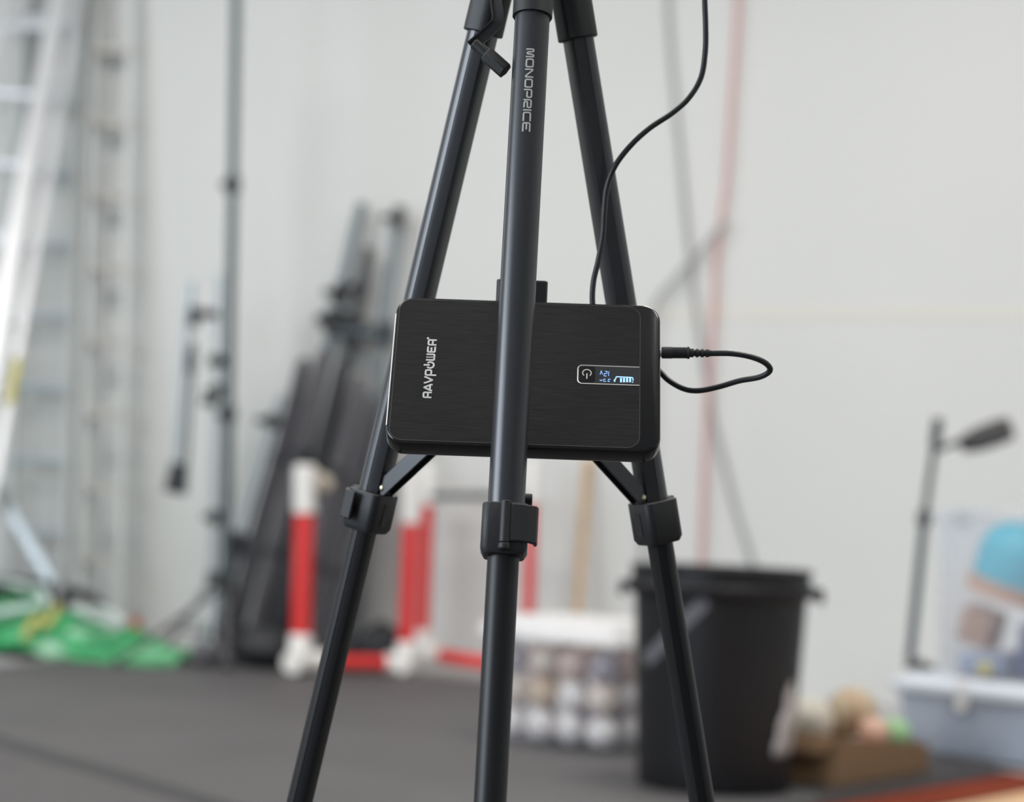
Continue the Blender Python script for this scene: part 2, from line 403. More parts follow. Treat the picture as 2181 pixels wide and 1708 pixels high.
# braces from the hub down to just above each lock, with pivot screws
piv = [P(1118, 1052, LEGS[0][0].y - 0.0), None, None]
for i in range(3):
    LP, t, o, wv = lockP[i]
    if i == 0:
        e = LP - t * 0.0260 - o * 0.0165 + wv * 0.0062; st = V((hc.x + 0.004, AX.y - 0.012, HUBZ0 + 0.012))
        wd = (0.0085, 0.0080)
    elif i == 1:
        pz = P(822, 1040, LP.y - 0.008); e = pz; st = V((hc.x - 0.016, AX.y, HUBZ0 + 0.014)); wd = (0.0092, 0.0120)
    else:
        pz = P(1362, 1060, LP.y - 0.008); e = pz; st = V((hc.x + 0.016, AX.y, HUBZ0 + 0.014)); wd = (0.0092, 0.0120)
    b = MB(); d = (e - st).normalized(); x = d.cross(V((0, 0, 1))).normalized(); y = x.cross(d).normalized()
    if x.y > 0: x = -x
    if i == 0: x = V((1, 0, 0)); y = x.cross(d).normalized()
    # open U channel: two cheeks and a web
    hx, hy = (0.0042, 0.0045) if i == 0 else (0.0055, 0.0058)
    prof = [(-hx, hy), (hx, hy), (hx, -hy), (hx - 0.0014, -hy), (hx - 0.0014, hy - 0.0016), (-hx + 0.0014, hy - 0.0016), (-hx + 0.0014, -hy), (-hx, -hy)]
    b.sweep(prof, st, e + d * 0.005, x, y)
    br = b.build('brace', m_leg, tri, bevel=0.0004)
    sgn = -1 if x.y > 0 else 1
    if i > 0:
        b = MB(); b.lathe(e + x * (hx - 0.0003), x, [(0.0024, 0), (0.0024, 0.0008), (0.0014, 0.0014)], 20)
        b.build('pivot_screw', m_screw, br)
        # lug that joins the brace to the top of the lock
        b = MB(); lug = LP - t * 0.020 - o * 0.010
        b.bar(e + d * 0.002, LP - t * 0.015 - o * 0.009, 0.0085, 0.009); b.build('brace_lug', m_plas, br, bevel=0.001)
    else:
        b = MB(); b.cyl(e - V((0.004, 0, 0)), e + V((0.0105, 0, 0)), 0.0040, 16); b.build('pivot_pin', m_plas, br, bevel=0.0008)
        b = MB(); b.bar(e, LP - t * 0.014 - o * 0.011 + wv * 0.005, 0.008, 0.008); b.build('brace_lug', m_plas, br, bevel=0.001)
# winding crank on the left of the head
pts = [P(1070, -46, 1.488), P(1056, -10, 1.478), P(1060, 40, 1.470), P(1046, 62, 1.468), P(1004, 100, 1.466)]
b = MB()
cp = catmull(pts, 6); rings = []
for i, p in enumerate(cp):
    t = (cp[min(i + 1, len(cp) - 1)] - cp[max(i - 1, 0)]).normalized(); nrm = V((0, -1, 0)); x = t.cross(nrm).normalized()
    rings.append([p + x * u + nrm * v for u, v in ((-.0042, 0), (-.0042, .003), (-.0031, .003), (-.0031, .0014), (.0031, .0014), (.0031, .003), (.0042, .003), (.0042, 0))])
b.quadstrip(rings); 
ck = b.build('crank_handle', m_plas, tri)
b = MB(); b.tube([V((AX.x, AX.y, P(1070, -46, 1.488).z)), P(1070, -46, 1.486)], 0.005, 16); b.build('crank_axle', m_plas, ck)
k0, k1 = P(1010, 92, 1.466), P(1077, 152, 1.462); kd = (k1 - k0).normalized(); kx = kd.cross(V((0, 1, 0))).normalized(); ky = kd.cross(kx)
b = MB(); hexp = [(0.0062 * math.cos(math.radians(30 + 60 * q)), 0.0062 * math.sin(math.radians(30 + 60 * q))) for q in range(6)]
b.sweep(hexp, k0 + kd * 0.012, k1, kx, ky); b.tube([k0, k0 + kd * 0.013], 0.0042, 16); b.build('crank_knob', m_pdark, ck, bevel=0.0007)

# printed word on the front leg, reading downwards
ln = lambda *p: list(p)
def arc_pts(cx, cy, r, a0, a1, n=16): return [(cx + r * math.cos(math.radians(a0 + (a1 - a0) * k / n)), cy + r * math.sin(math.radians(a0 + (a1 - a0) * k / n))) for k in range(n + 1)]
def rc(pts, r=0.14, closed=False, n=3):
    """round the corners of a polyline"""
    q = [V(p) for p in pts]; out = []; L = len(q)
    for i in range(L):
        if not closed and i in (0, L - 1): out.append(q[i]); continue
        a, c, b2 = q[(i - 1) % L], q[i], q[(i + 1) % L]
        rr = min(r, (a - c).length * 0.48, (b2 - c).length * 0.48)
        s_, e_ = c + (a - c).normalized() * rr, c + (b2 - c).normalized() * rr
        for k in range(n + 1):
            u = k / n; out.append(s_ * (1 - u) ** 2 + c * 2 * u * (1 - u) + e_ * u * u)
    return [(p.x, p.y) for p in out]
MONO = [
 [(rc([(.1, 0), (.1, .9), (.42, .9), (.52, .16), (.74, .16), (.84, .9), (1.14, .9), (1.14, 0)], .2), False)],
 [(rc([(.1, .1), (.1, .9), (1.14, .9), (1.14, .1)], .2, True), True)],
 [(rc([(.1, 0), (.1, .9), (.2, .9), (1.0, .1), (1.14, .1), (1.14, 1)], .12), False)],
 [(rc([(.1, .1), (.1, .9), (1.14, .9), (1.14, .1)], .2, True), True)],
 [(rc([(.1, 0), (.1, .9), (1.14, .9), (1.14, .38), (.32, .38)], .2), False)],
 [(rc([(.1, 0), (.1, .9), (1.14, .9), (1.14, .48), (.36, .48), (.36, .1), (1.14, .1)], .2), False)],
 [([(.1, 0), (.1, 1)], False)],
 [(rc([(1.26, .9), (.1, .9), (.1, .1), (1.26, .1)], .2), False)],
 [(rc([(1.26, .9), (.1, .9), (.1, .1), (1.26, .1)], .2), False), ([(.12, .5), (1.0, .5)], False)]]
ADV = [1.24, 1.24, 1.24, 1.24, 1.24, 1.24, .2, 1.26, 1.26]
LP, t, o, wv = lockP[0]
T0, T1 = leg_at_y(0, 118), leg_at_y(0, 294)
tot = sum(ADV) + .135 * (len(ADV) - 1); ux = (T1 - T0).length / tot; hh = ux * 1.0 * 1.0
def on_leg(x, y, h, hh=hh, ux=ux):
    arc = (y - 0.5) * hh + 0.0002; ang = arc / 0.0116
    r_ = h + 0.00004
    return T0 + t * (x * ux) + wv * ((0.0122 + r_) * math.sin(ang)) + o * ((0.0112 + r_) * math.cos(ang))
b = MB(); x0 = 0
for gl, ad in zip(MONO, ADV):
    for pts, cl in gl: b.ribbon([(x0 + p[0], p[1]) for p in pts], 0.19, on_leg, closed=cl, thick=0.00012)
    x0 += ad + .135
legobj = [c for c in tri.children if c.name.startswith('leg')][0]
b.build('printed_word', m_print, legobj)
legobj.children[-1]['label'] = 'grey printed word running down the leg'

# ================================================================= power bank
BC = V((0.00850182, 1.44628887, 0.81279813))
BX = V((0.9998, -0.0171, 0.0077)).normalized(); BY = V((0.0024, 0.525, 0.8511)); BY = (BY - BX * BY.dot(BX)).normalized(); BN = BX.cross(BY)
def bk(x, y, h): return BC + BX * (x * .001) + BY * (y * .001) + BN * (h * .001)     # millimetres on the face
bank = thing('power_bank', BC - BN * 0.015 - BY * .062, 'black brushed-metal power bank with small lit screen wedged behind the front tripod leg', 'power bank')
out = rrect(92.5, 62, 13, 10)
b = MB(); rings = []
for h, ins in ((-15, 2.2), (-14.2, 0.8), (-12.5, 0.1), (-3.0, 0.0), (-1.4, 0.35), (-0.5, 1.0), (0, 2.2)):
    s_ = ins; rings.append([bk(x, y, h) for x, y in rrect(92.5 - s_, 62 - s_, 13 - s_, 10)])
b.quadstrip(rings); body = b.build('case', m_gloss, bank, smooth=50)
# chrome hairline round the face panel, then the panel itself
def panel(l, r_, hy, rad):
    cx = (l + r_) / 2; return [(cx + x, y) for x, y in rrect((r_ - l) / 2, hy, rad, 10)]
po = panel(-90.3, 78.6, 59.4, 9.5); pi_ = panel(-89.8, 78.1, 58.9, 9.0)
b = MB(); b.quadstrip([[bk(x, y, 0.02) for x, y in po], [bk(x, y, 0.22) for x, y in po], [bk(x, y, 0.22) for x, y in pi_], [bk(x, y, 0.02) for x, y in pi_]], closed=True)
b.build('face_trim', mat('dark_chrome_trim', (0.16, 0.15, 0.145), 0.25, metal=1.0), bank)
b = MB(); b.quadstrip([[bk(x, y, -0.3) for x, y in pi_], [bk(x, y, 0.16) for x, y in pi_]]); b.build('face_panel', m_brush, bank)
# bright chrome band on the left edge of the case
b = MB(); rings = []
for yy in [(-47 + 94 * k / 20) for k in range(21)]:
    rings.append([bk(-92.55, yy, -2.2), bk(-92.95, yy, -1.8), bk(-92.8, yy, -0.9), bk(-92.0, yy, -0.5), bk(-91.8, yy, -1.2)])
b.quadstrip(rings); b.build('edge_trim', m_chrome, bank)
# word printed along the left end, reading upwards
RAV = [
 [(rc([(.1, 0), (.1, .9), (.76, .9), (.76, 0)], .16), False), ([(.1, .42), (.76, .42)], False)],
 [(rc([(.03, 0), (.06, .2), (.44, .92), (.82, .2), (.85, 0)], .06), False), ([(.22, .26), (.68, .26)], False)],
 [(rc([(.03, 1), (.06, .8), (.44, .06), (.82, .8), (.85, 1)], .06), False)],
 [(rc([(.1, -.3), (.1, .9), (.78, .9), (.78, .28), (.1, .28)], .16), False)],
 [(arc_pts(.46, .47, .40, 128, 412, 20), False), ([(.46, .52), (.46, 1.2)], False)],
 [(rc([(.1, 1), (.1, .1), (.48, .1), (.48, 1)], .12), False), (rc([(.48, 1), (.48, .1), (.88, .1), (.88, 1)], .12), False)],
 [(rc([(.84, .9), (.1, .9), (.1, .1), (.84, .1)], .12), False), ([(.1, .5), (.72, .5)], False)],
 [(rc([(.1, 0), (.1, .9), (.76, .9), (.76, 0)], .16), False), ([(.1, .42), (.76, .42)], False)]]
RADV = [.86, .88, .88, .88, .92, .98, .86, .86]
def unproj_bank(px, py):
    d = ray(px, py); tt = (BC - CAMP).dot(BN) / d.dot(BN); q = CAMP + d * tt - BC
    return q.dot(BX) * 1000, q.dot(BY) * 1000
bx0, by0 = unproj_bank(909, 848); bx1, by1 = unproj_bank(921, 723)
rt = sum(RADV) + .13 * 7; ru = (by1 - by0) / rt
def on_bank(x, y, h): return bk(bx0 + (bx1 - bx0) * x / rt - (y - 0.5) * ru * 1.0, by0 + x * ru, 0.17 + h * 1000)
b = MB(); x0 = 0
for gl, ad in zip(RAV, RADV):
    for pts, cl in gl: b.ribbon([(x0 + p[0], p[1]) for p in pts], 0.2, on_bank, closed=cl, thick=0.00006)
    x0 += ad + .13
b.ribbon(arc_pts(x0 + .0, 1.0, .07, 0, 360, 12)[:-1], 0.13, on_bank, closed=True, thick=0.00006)
o_ = b.build('printed_word', m_rav, bank); o_['label'] = 'silver printed word running up the left end'
# display window
wl, wt_ = unproj_bank(1230, 777); wr, wt2 = unproj_bank(1365, 779); _, wb = unproj_bank(1300, 820)
wr = 78.0; wcx = (wl + wr) / 2; wcy = (wt_ + wb) / 2; whx = (wr - wl) / 2; why = (wt_ - wb) / 2
def winpath(ins):
    l, r_, tp, bt = wl + ins, wr - 0.0, wcy + why - ins, wcy - why + ins; rr = 3.4 - ins
    pts = [(r_, tp), (l + rr, tp)] + [(l + rr + rr * math.cos(math.radians(a)), tp - rr + rr * math.sin(math.radians(a))) for a in range(90, 181, 15)]
    pts += [(l + rr + rr * math.cos(math.radians(a)), bt + rr + rr * math.sin(math.radians(a))) for a in range(180, 271, 15)] + [(r_, bt)]
    return pts
disp = MB(); wp = winpath(0.5); disp.quadstrip([[bk(x, y, -0.2) for x, y in wp], [bk(x, y, 0.19) for x, y in wp]])
disp = disp.build('display', m_screen, bank)
b = MB(); oa, ia = winpath(0), winpath(0.75)
b.quadstrip([[bk(x, y, 0.1), bk(x, y, 0.42), bk(x2, y2, 0.28), bk(x2, y2, 0.1)] for (x, y), (x2, y2) in zip(oa, ia)])
b.build('display_trim', m_chrome, disp)
btx, bty = unproj_bank(1250, 797)
b = MB(); br_ = rrect(5.6, 6.4, 2.0, 6)
b.quadstrip([[bk(btx + x, bty + y, 0.1) for x, y in br_], [bk(btx + x, bty + y, 0.42) for x, y in br_], [bk(btx + x * .92, bty + y * .93, 0.52) for x, y in br_]])
btn = b.build('power_button', m_gloss, disp)
b = MB(); fn = lambda x, y, h: bk(btx + x, bty + y, 0.53 + h * 1000)
b.ribbon(arc_pts(0, 0.6, 2.9, 310, -130 + 0, 24) if False else arc_pts(0, 0.7, 2.9, -48, 228, 24), 0.75, fn, thick=0.00004)
b.ribbon([(0, -4.2), (0, 0.4)], 0.85, fn, thick=0.00004); b.build('power_symbol', m_rav, btn)
lf = lambda x, y, h: bk(*(lambda q: (q[0], q[1]))(unproj_bank(1220 + x * 160 / 2181, 760 + y * 80 / 1090)), 0.2 + h * 1000)
b = MB()
for pts in ([(790, 520), (825, 410), (862, 515)],                        # V upside down
            [(935, 420), (1000, 430), (985, 490), (915, 490), (905, 555), (980, 565)],
            [(1050, 425), (1035, 560)],
            [(785, 665), (800, 692), (840, 692), (850, 660)], [(950, 652), (905, 650), (893, 712), (965, 716)], [(1095, 655), (1035, 655), (1022, 715), (1078, 720)]):
    b.ribbon(pts, 22, lf, thick=0.00004)
o_ = b.build('readout', m_lcd, disp); o_['label'] = 'blue voltage figures shown upside down'
b = MB()
b.ribbon(rc([(1215, 725), (1228, 650), (1250, 640), (1255, 580), (1745, 605), (1748, 700)], 40), 30, lf, thick=0.00004)
for xx in (1400, 1487, 1575, 1663): b.ribbon([(xx, 615), (xx, 742)], 58, lf, thick=0.00004)
b.ribbon([(1738, 722), (1738, 755)], 28, lf, thick=0.00004); b.ribbon([(1212, 660), (1212, 728)], 44, lf, thick=0.00004)
o_ = b.build('battery_icon', m_lcdb, disp); o_['label'] = 'bright blue battery symbol with four bars'

# ---- power cable with barrel plug
plug_y = BC.y + 0.0
jx, jy = unproj_bank(1406, 750)
j0 = bk(92.6, jy, -7.5)
def py_at(px, py, Y): return P(px, py, Y)
px_plug = BX
q0 = P(1409, 751, j0.y); q1 = P(1469, 751.5, j0.y - 0.001); q2 = P(1514, 752.5, j0.y - 0.001)
cable = thing('power_cable', V((q1.x, q1.y, 0.7)), 'thin black power cable looping into the right end of the power bank', 'cable')
pts = [P(1500, -60, 1.515), P(1501, 0, 1.515), P(1503, 60, 1.515), P(1502, 110, 1.515), P(1493, 165, 1.515), P(1466, 210, 1.513), P(1430, 242, 1.512), P(1385, 272, 1.511),
       P(1345, 308, 1.510), P(1311, 352, 1.511), P(1293, 398, 1.513), P(1287, 450, 1.514), P(1284, 500, 1.514), P(1274, 556, 1.513), P(1264, 600, 1.512), P(1262, 645, 1.510),
       P(1270, 690, 1.508), P(1300, 735, 1.506), P(1350, 762, 1.504), P(1395, 783, 1.501), P(1424, 810, 1.498), P(1457, 828, 1.495), P(1488, 832, 1.492), P(1530, 824, 1.489),
       P(1575, 811, 1.484), P(1618, 803, 1.478), P(1640, 789, 1.473), P(1630, 773, 1.468), P(1600, 760, 1.464), P(1560, 753, q2.y), P(1514, 752.5, q2.y), P(1495, 752, q2.y)]
MB().tube(catmull(pts, 8), 0.00205, 12).build('cord', m_cable, cable, smooth=60)
d = (q1 - q0).normalized(); L = (q1 - q0).length
prof = [(0.0036, 0.0), (0.0041, 0.0006), (0.0041, L * .38)]
for k in range(9):
    hh2 = L * (.40 + .058 * k); prof += [(0.0041, hh2), (0.00375, hh2 + L * .015), (0.00375, hh2 + L * .03), (0.0041, hh2 + L * .045)]
prof += [(0.0043, L * .94), (0.0043, L * .985), (0.0036, L)]
b = MB(); b.lathe(q0, d, prof, 28); pl = b.build('plug', m_plas, cable, smooth=30)
b = MB(); b.cyl(q0 - d * 0.006, q0 + d * 0.001, 0.0029, 20); b.build('plug_tip', m_chrome, pl)
d = (q2 - q1).normalized(); L = (q2 - q1).length; prof = [(0.0030, -0.001)]
for k in range(4):
    a_ = L * (.04 + .24 * k); prof += [(0.0031 - .0001 * k, a_), (0.0031 - .0001 * k, a_ + L * .14), (0.0022, a_ + L * .15), (0.0022, a_ + L * .23)]
prof += [(0.0026, L * .99), (0.0022, L * 1.0)]
b = MB(); b.lathe(q1, d, prof, 20); b.build('strain_relief', m_plas, pl, smooth=30)

# ================================================================= things along the back wall
m_alu = mat('mill_aluminium', (0.78, 0.80, 0.83), 0.32, metal=0.75, noise=0.06, nscale=9)
m_aluw = mat('pale_aluminium', (0.68, 0.70, 0.69), 0.6, metal=0.1, noise=0.05, nscale=6)
m_teal = mat('blue_grey_steel', (0.055, 0.078, 0.088), 0.4, metal=0.4)
m_silver = mat('silver_tube', (0.46, 0.50, 0.52), 0.35, metal=0.7)
m_knob = mat('black_knob', (0.022, 0.024, 0.027), 0.5)
m_gtube = mat('grey_blue_tube', (0.17, 0.20, 0.215), 0.4, metal=0.4)
m_red = mat('red_pipe', (0.70, 0.035, 0.035), 0.45)
m_white = mat('white_plastic', (0.80, 0.78, 0.75), 0.45)
m_tan = mat('tan_wood', (0.50, 0.33, 0.17), 0.6, noise=0.15, nscale=12, stretch=(6, 6, 0.6))
m_bag = mat('black_fabric', (0.058, 0.056, 0.065), 0.85, noise=0.2, nscale=60, sheen=0.2)
m_bag2 = mat('charcoal_fabric', (0.085, 0.082, 0.092), 0.85, noise=0.2, nscale=60, sheen=0.2)
m_rubber = mat('black_rubber', (0.016, 0.017, 0.02), 0.6)
m_can = mat('black_bin_plastic', (0.0062, 0.006, 0.0078), 0.45, spec=0.35, noise=0.1, nscale=40)
m_tape = mat('grey_tape', (0.115, 0.115, 0.13), 0.5)
m_clear = clear_mat('clear_tub_plastic', (0.75, 0.78, 0.86), 0.0, 0.1)
m_bluec = clear_mat('cloudy_blue_plastic', (0.70, 0.78, 0.90), 0.36, 0.3)
m_cloudy = clear_mat('cloudy_clear_plastic', (0.80, 0.83, 0.90), 0.08, 0.3)
m_lid = clear_mat('white_lid', (0.84, 0.83, 0.83), 0.62, 0.4)
m_card = mat('cardboard', (0.24, 0.150, 0.080), 0.8, noise=0.06, nscale=30)

def ladder(bl, br, tl, tr, rungs, rail, depth, mr, label, name='ladder', rmat=None, rung_r=0.016, flat=False):
    """two rails and rungs at fractions along them"""
    base = (V(bl) + V(br)) / 2
    t = thing(name, (base.x, base.y, 0), label, 'ladder')
    side = (V(br) - V(bl)).normalized()
    for a, c, sg in ((V(bl), V(tl), 1), (V(br), V(tr), -1)):
        ax = (c - a).normalized(); nrm = ax.cross(side).normalized(); sd_ = nrm.cross(ax).normalized()
        b = MB(); w2, d2 = rail / 2, depth / 2     # channel section, open side inward
        prof = [(-w2, -d2), (w2, -d2), (w2, -d2 + .006), (-w2 + .006, -d2 + .006), (-w2 + .006, d2 - .006), (w2, d2 - .006), (w2, d2), (-w2, d2)]
        prof = [(x * sg, y) for x, y in prof]
        b.sweep(prof, a, c, sd_, nrm); r = b.build('rail', mr, t)
        b = MB(); b.bar(a - ax * 0.004, a + ax * 0.07, rail * 1.25, depth * 1.1, side); b.build('rubber_foot', m_rubber, r, bevel=.004)
    for f in rungs:
        p, q = V(bl).lerp(V(tl), f), V(br).lerp(V(tr), f)
        b = MB()
        if flat: b.bar(p, q, 0.075, 0.026, (0, 0, 1))
        else: b.tube([p, q], rung_r, 12)
        b.build('rung', rmat or mr, t)
    return t
def along(a, b, rows, px_of=None):
    """fractions along a-b whose image row is each of rows"""
    out = []
    for row in rows:
        lo, hi = 0.0, 1.0
        for _ in range(40):
            mid = (lo + hi) / 2; q = V(a).lerp(V(b), mid) - CAMP; y = CY - FPX * q.dot(_u) / q.dot(_f)
            if y > row: lo = mid
            else: hi = mid
        out.append(lo)
    return out
def gp(px, py): return G(px, py)
def lean(base, px, py, off=0.04):
    """from a floor point towards the wall point seen at (px, py)"""
    return base, W(px, py, off)
def ext(a, b, k): return V(a) + (V(b) - V(a)) * k
# long extension ladder, base out of frame at the left, leaning to the right
def railpts(xa, xb, off, ybase=1400):
    """rail through image points (xa,0) and (xb,1000); foot on the floor, head on the wall"""
    xat = lambda y: xa + (xb - xa) * y / 1000.0
    foot = G(xat(ybase), ybase); top = W(xat(-120), -120, off)
    return foot, top
m_alw = mat('bright_aluminium', (0.82, 0.83, 0.85), 0.35, metal=0.55, noise=0.05, nscale=5)
fR, tR = railpts(166, -14, 0.10); fL, tL = railpts(52, -140, 0.10)
fL.z = fR.z = 0.0
rows = [1345, 1190, 1030, 843, 683, 524, 365, 205, 45]
ladder(fL, fR, tL, tR, along(fR, tR, rows), 0.030, 0.085, m_alw, 'tall aluminium extension ladder with yellow sticker slanting up at the far left', 'extension_ladder', m_alu, 0.02)
lad = [o for o in C.objects if o.name.startswith('extension_ladder')][0]
ax_ = (tR - fR).normalized(); fr = along(fR, tR, [865, 770])
side_ = (fR - fL).normalized(); nr_ = ax_.cross(side_).normalized()
y0_, y1_ = fR.lerp(tR, fr[0]), fR.lerp(tR, fr[1])
b = MB(); b.box((y0_ + y1_) / 2 + nr_ * 0.044 + side_ * 0.004, side_, nr_, ax_, 0.016, 0.001, (y1_ - y0_).length / 2)
b.box((y0_ + y1_) / 2 - nr_ * 0.044 + side_ * 0.004, side_, nr_, ax_, 0.016, 0.001, (y1_ - y0_).length / 2)
b.box((y0_ + y1_) / 2 + side_ * 0.0165, nr_, side_, ax_, 0.036, 0.0012, (y1_ - y0_).length / 2)
b.build('yellow_sticker', mat('yellow_sticker', (0.62, 0.56, 0.08), 0.5), lad)
# fly section of the same ladder, slid a little up and to the left
sh = (fL - fR) * 0.28
b = MB()
fls = []
for q in (fR, fL):
    tt = tR if q is fR else tL
    a0 = q.lerp(tt, 0.30) + sh + V((0, -0.085, 0)); a1 = q.lerp(tt, 0.99) + sh + V((0, -0.085, 0))
    MB().bar(a0, a1, 0.028, 0.075, side_).build('fly_rail', m_alw, lad, bevel=.004); fls.append((a0, a1))
for k in range(7):
    f_ = 0.06 + 0.15 * k
    MB().tube([fls[0][0].lerp(fls[0][1], f_), fls[1][0].lerp(fls[1][1], f_)], 0.017, 12).build('fly_rung', m_alu, lad)
# stabiliser bar with a rubber foot
pa, pb = P(-30, 1000, 9.15), P(112, 1238, 9.1)
st_ = MB().bar(pa, pb, 0.045, 0.05, (0, 1, 0)).build('stabiliser_bar', m_silver, lad, bevel=.004)
# two plain ladders standing close to the wall
def wl(px, foot_py, off_top, off_bot, px_top):
    ft = W(px, foot_py, off_bot); ft.z = 0; return ft, W(px_top, -110, off_top)
b0, t0 = wl(176, 1330, 0.05, 0.26, 214); b1, t1 = wl(262, 1330, 0.05, 0.26, 286)
rows2 = [110 + 155 * k for k in range(-1, 9)]
ladder(b0, b1, t0, t1, along(b1, t1, rows2[::-1]), 0.026, 0.06, m_aluw, 'pale flat-tread ladder against the wall, nearest to the tall thin light stand', 'step_ladder', mat('worn_tread', (0.52, 0.49, 0.46), 0.6), flat=True)
b0, t0 = wl(20, 1350, 0.05, 0.14, 62); b1, t1 = wl(140, 1350, 0.05, 0.14, 182)
rows3 = [65 + 153 * k for k in range(0, 9)]
ladder(b0, b1, t0, t1, along(b1, t1, rows3[::-1]), 0.022, 0.06, m_aluw, 'narrow ladder with blue-grey rungs behind the slanting extension ladder', 'straight_ladder', mat('bluegrey_rung', (0.50, 0.56, 0.60), 0.5, metal=.1), 0.02)

# ---- dark case and black hose behind the green netting
a = G(-40, 1352); 
b = MB(); cz = W(30, 1300, 0.30); cz.z = 0
b.box(cz + V((-0.10, 0, 0.150)), WT, WN, (0, 0, 1), 0.28, 0.085, 0.150)
tag(b.build('equipment_case', mat('dark_case', (0.025, 0.03, 0.036), 0.5), bevel=.012), 'low dark equipment case at the far left behind the green netting', 'case')
pts = []
for px, py in ((128, 1330), (138, 1268), (165, 1262), (196, 1276), (224, 1300), (250, 1345)):
    q = W(px, py, 0.37); pts.append(q)
pts[0].z = 0.03; pts[-1].z = 0.03
tag(MB().tube(catmull(pts, 8), 0.022, 14).build('black_hose', m_rubber), 'thick black hose arching over behind the green netting', 'hose')
# ---- pile of green netting
mg = bpy.data.materials.new('green_netting'); mg.use_nodes = True; nt = mg.node_tree; bs = nt.nodes['Principled BSDF']
tc = nt.nodes.new('ShaderNodeTexCoord'); nz = nt.nodes.new('ShaderNodeTexNoise'); nz.inputs['Scale'].default_value = 7; nz.inputs['Detail'].default_value = 3
mp = nt.nodes.new('ShaderNodeMapping'); mp.inputs['Scale'].default_value = (0.7, 1.2, 2.5); nt.links.new(tc.outputs['Object'], mp.inputs[0]); nt.links.new(mp.outputs[0], nz.inputs['Vector'])
rp = nt.nodes.new('ShaderNodeValToRGB'); e = rp.color_ramp.elements
e[0].position = 0.36; e[0].color = (0.030, 0.07, 0.05, 1); e[1].position = 0.74; e[1].color = (0.40, 0.55, 0.47, 1)
q = e.new(0.46); q.color = (0.05, 0.33, 0.12, 1); q = e.new(0.57); q.color = (0.14, 0.46, 0.22, 1)
nt.links.new(nz.outputs['Fac'], rp.inputs[0]); nt.links.new(rp.outputs[0], bs.inputs['Base Color']); bs.inputs['Roughness'].default_value = 0.6
from mathutils import noise as NZ
b = MB(); N = 60; gc = G(95, 1394); rows_ = []
for i in range(N + 1):
    r_ = []
    for j in range(28 + 1):
        u, v = i / N * 2 - 1, j / 28 * 2 - 1
        x = u * 0.74; y = v * 0.30
        rad = math.sqrt(u * u * .9 + v * v)
        p = gc + WT * x + WN * y
        edge = 1.0 + 0.25 * NZ.noise((u * 2.1, v * 2.0, 3.3))
        hgt = max(0, 1 - (rad / edge) ** 2) ** 0.7
        z = 0.016 + hgt * (0.150 + 0.13 * max(0, -u + 0.35) * max(0, .6 - v * .6)) * (1 + 0.5 * NZ.noise((x * 6, y * 7, 1))) + hgt * 0.03 * NZ.noise((x * 19, y * 19, 5))
        r_.append(b.bm.verts.new((p.x, p.y, max(0.0135, z))))
    rows_.append(r_)
for i in range(N):
    for j in range(28): b.bm.faces.new((rows_[i][j], rows_[i + 1][j], rows_[i + 1][j + 1], rows_[i][j + 1]))
for v in list(b.bm.verts):
    if v.co.z <= 0.0011:
        pass
net = tag(b.build('green_netting', mg, smooth=60), 'crumpled heap of green netting on the floor at the left', 'netting')
m_strand = mat('pale_rope', (0.55, 0.66, 0.62), 0.7); m_gst = mat('green_strand', (0.06, 0.42, 0.16), 0.6)
def netz(p, add):
    q = p - gc; x = q.dot(WT); y = q.dot(WN); u, v = x / .74, y / .30
    rad = math.sqrt(u * u * .9 + v * v); edge = 1.0 + 0.25 * NZ.noise((u * 2.1, v * 2.0, 3.3)); hgt = max(0, 1 - (rad / edge) ** 2) ** 0.7
    z = 0.016 + hgt * (0.150 + 0.13 * max(0, -u + 0.35) * max(0, .6 - v * .6)) * (1 + 0.5 * NZ.noise((x * 6, y * 7, 1))) + hgt * 0.03 * NZ.noise((x * 19, y * 19, 5))
    return max(0.0135, z) + add
def coil(cx, cy, rx, ry, turns, seed, hadd=.060):
    pts = []
    for k in range(int(turns * 16) + 1):
        a_ = 2 * math.pi * k / 16; wob = 1 + 0.22 * NZ.noise((a_ * .7, seed, 0))
        p = gc + WT * (cx + rx * wob * math.cos(a_)) + WN * (cy + ry * wob * math.sin(a_))
        pts.append(V((p.x, p.y, netz(p, hadd + 0.004 * (k // 16)))))
    return pts
for (cx, cy, rx, ry, tn, sd2, mm, rr) in ((-.35, .1, .34, .17, 3.4, 1.0, m_gst, .011), (-.05, .16, .30, .13, 3.2, 4.0, m_gst, .011), (.28, .12, .24, .13, 2.3, 7.0, m_gst, .010)):
    MB().tube(catmull(coil(cx, cy, rx, ry, tn, sd2, .012), 2), rr, 8).build('netting_edge_cord', mm, net, smooth=60)
tag(MB().tube(catmull(coil(-.22, .13, .30, .11, 3.3, 11.0, .085), 2), 0.014, 8).build('pale_rope', m_strand, smooth=60), 'pale rope coiled loosely over the green netting', 'rope')
tag(MB().tube(catmull(coil(.34, .10, .12, .06, 3.2, 15.0), 2), 0.013, 8).build('white_rope', mat('white_rope', (0.45, 0.50, 0.48), .7), smooth=60), 'short pale grey rope bundle on the right part of the green netting', 'rope')
yp = G(110, 1395); b = MB(); b.tube(catmull([V((G(x_, y_).x, G(x_, y_).y, netz(G(x_, y_), .08))) for x_, y_ in ((50, 1408), (72, 1405), (96, 1407), (118, 1405))], 6), 0.017, 10)
tag(b.build('yellow_rope', mat('yellow_rope', (0.50, 0.46, 0.14), .7), smooth=60), 'yellow-orange rope end in front of the green netting', 'rope')
rb = W(290, 1300, 0.30); b = MB(); b.lathe((rb.x, rb.y, 0.0), (0, 0, 1), [(0.055, 0), (0.058, 0.005), (0.045, 0.03), (0.028, 0.10), (0.018, 0.155), (0.012, 0.158)], 24)
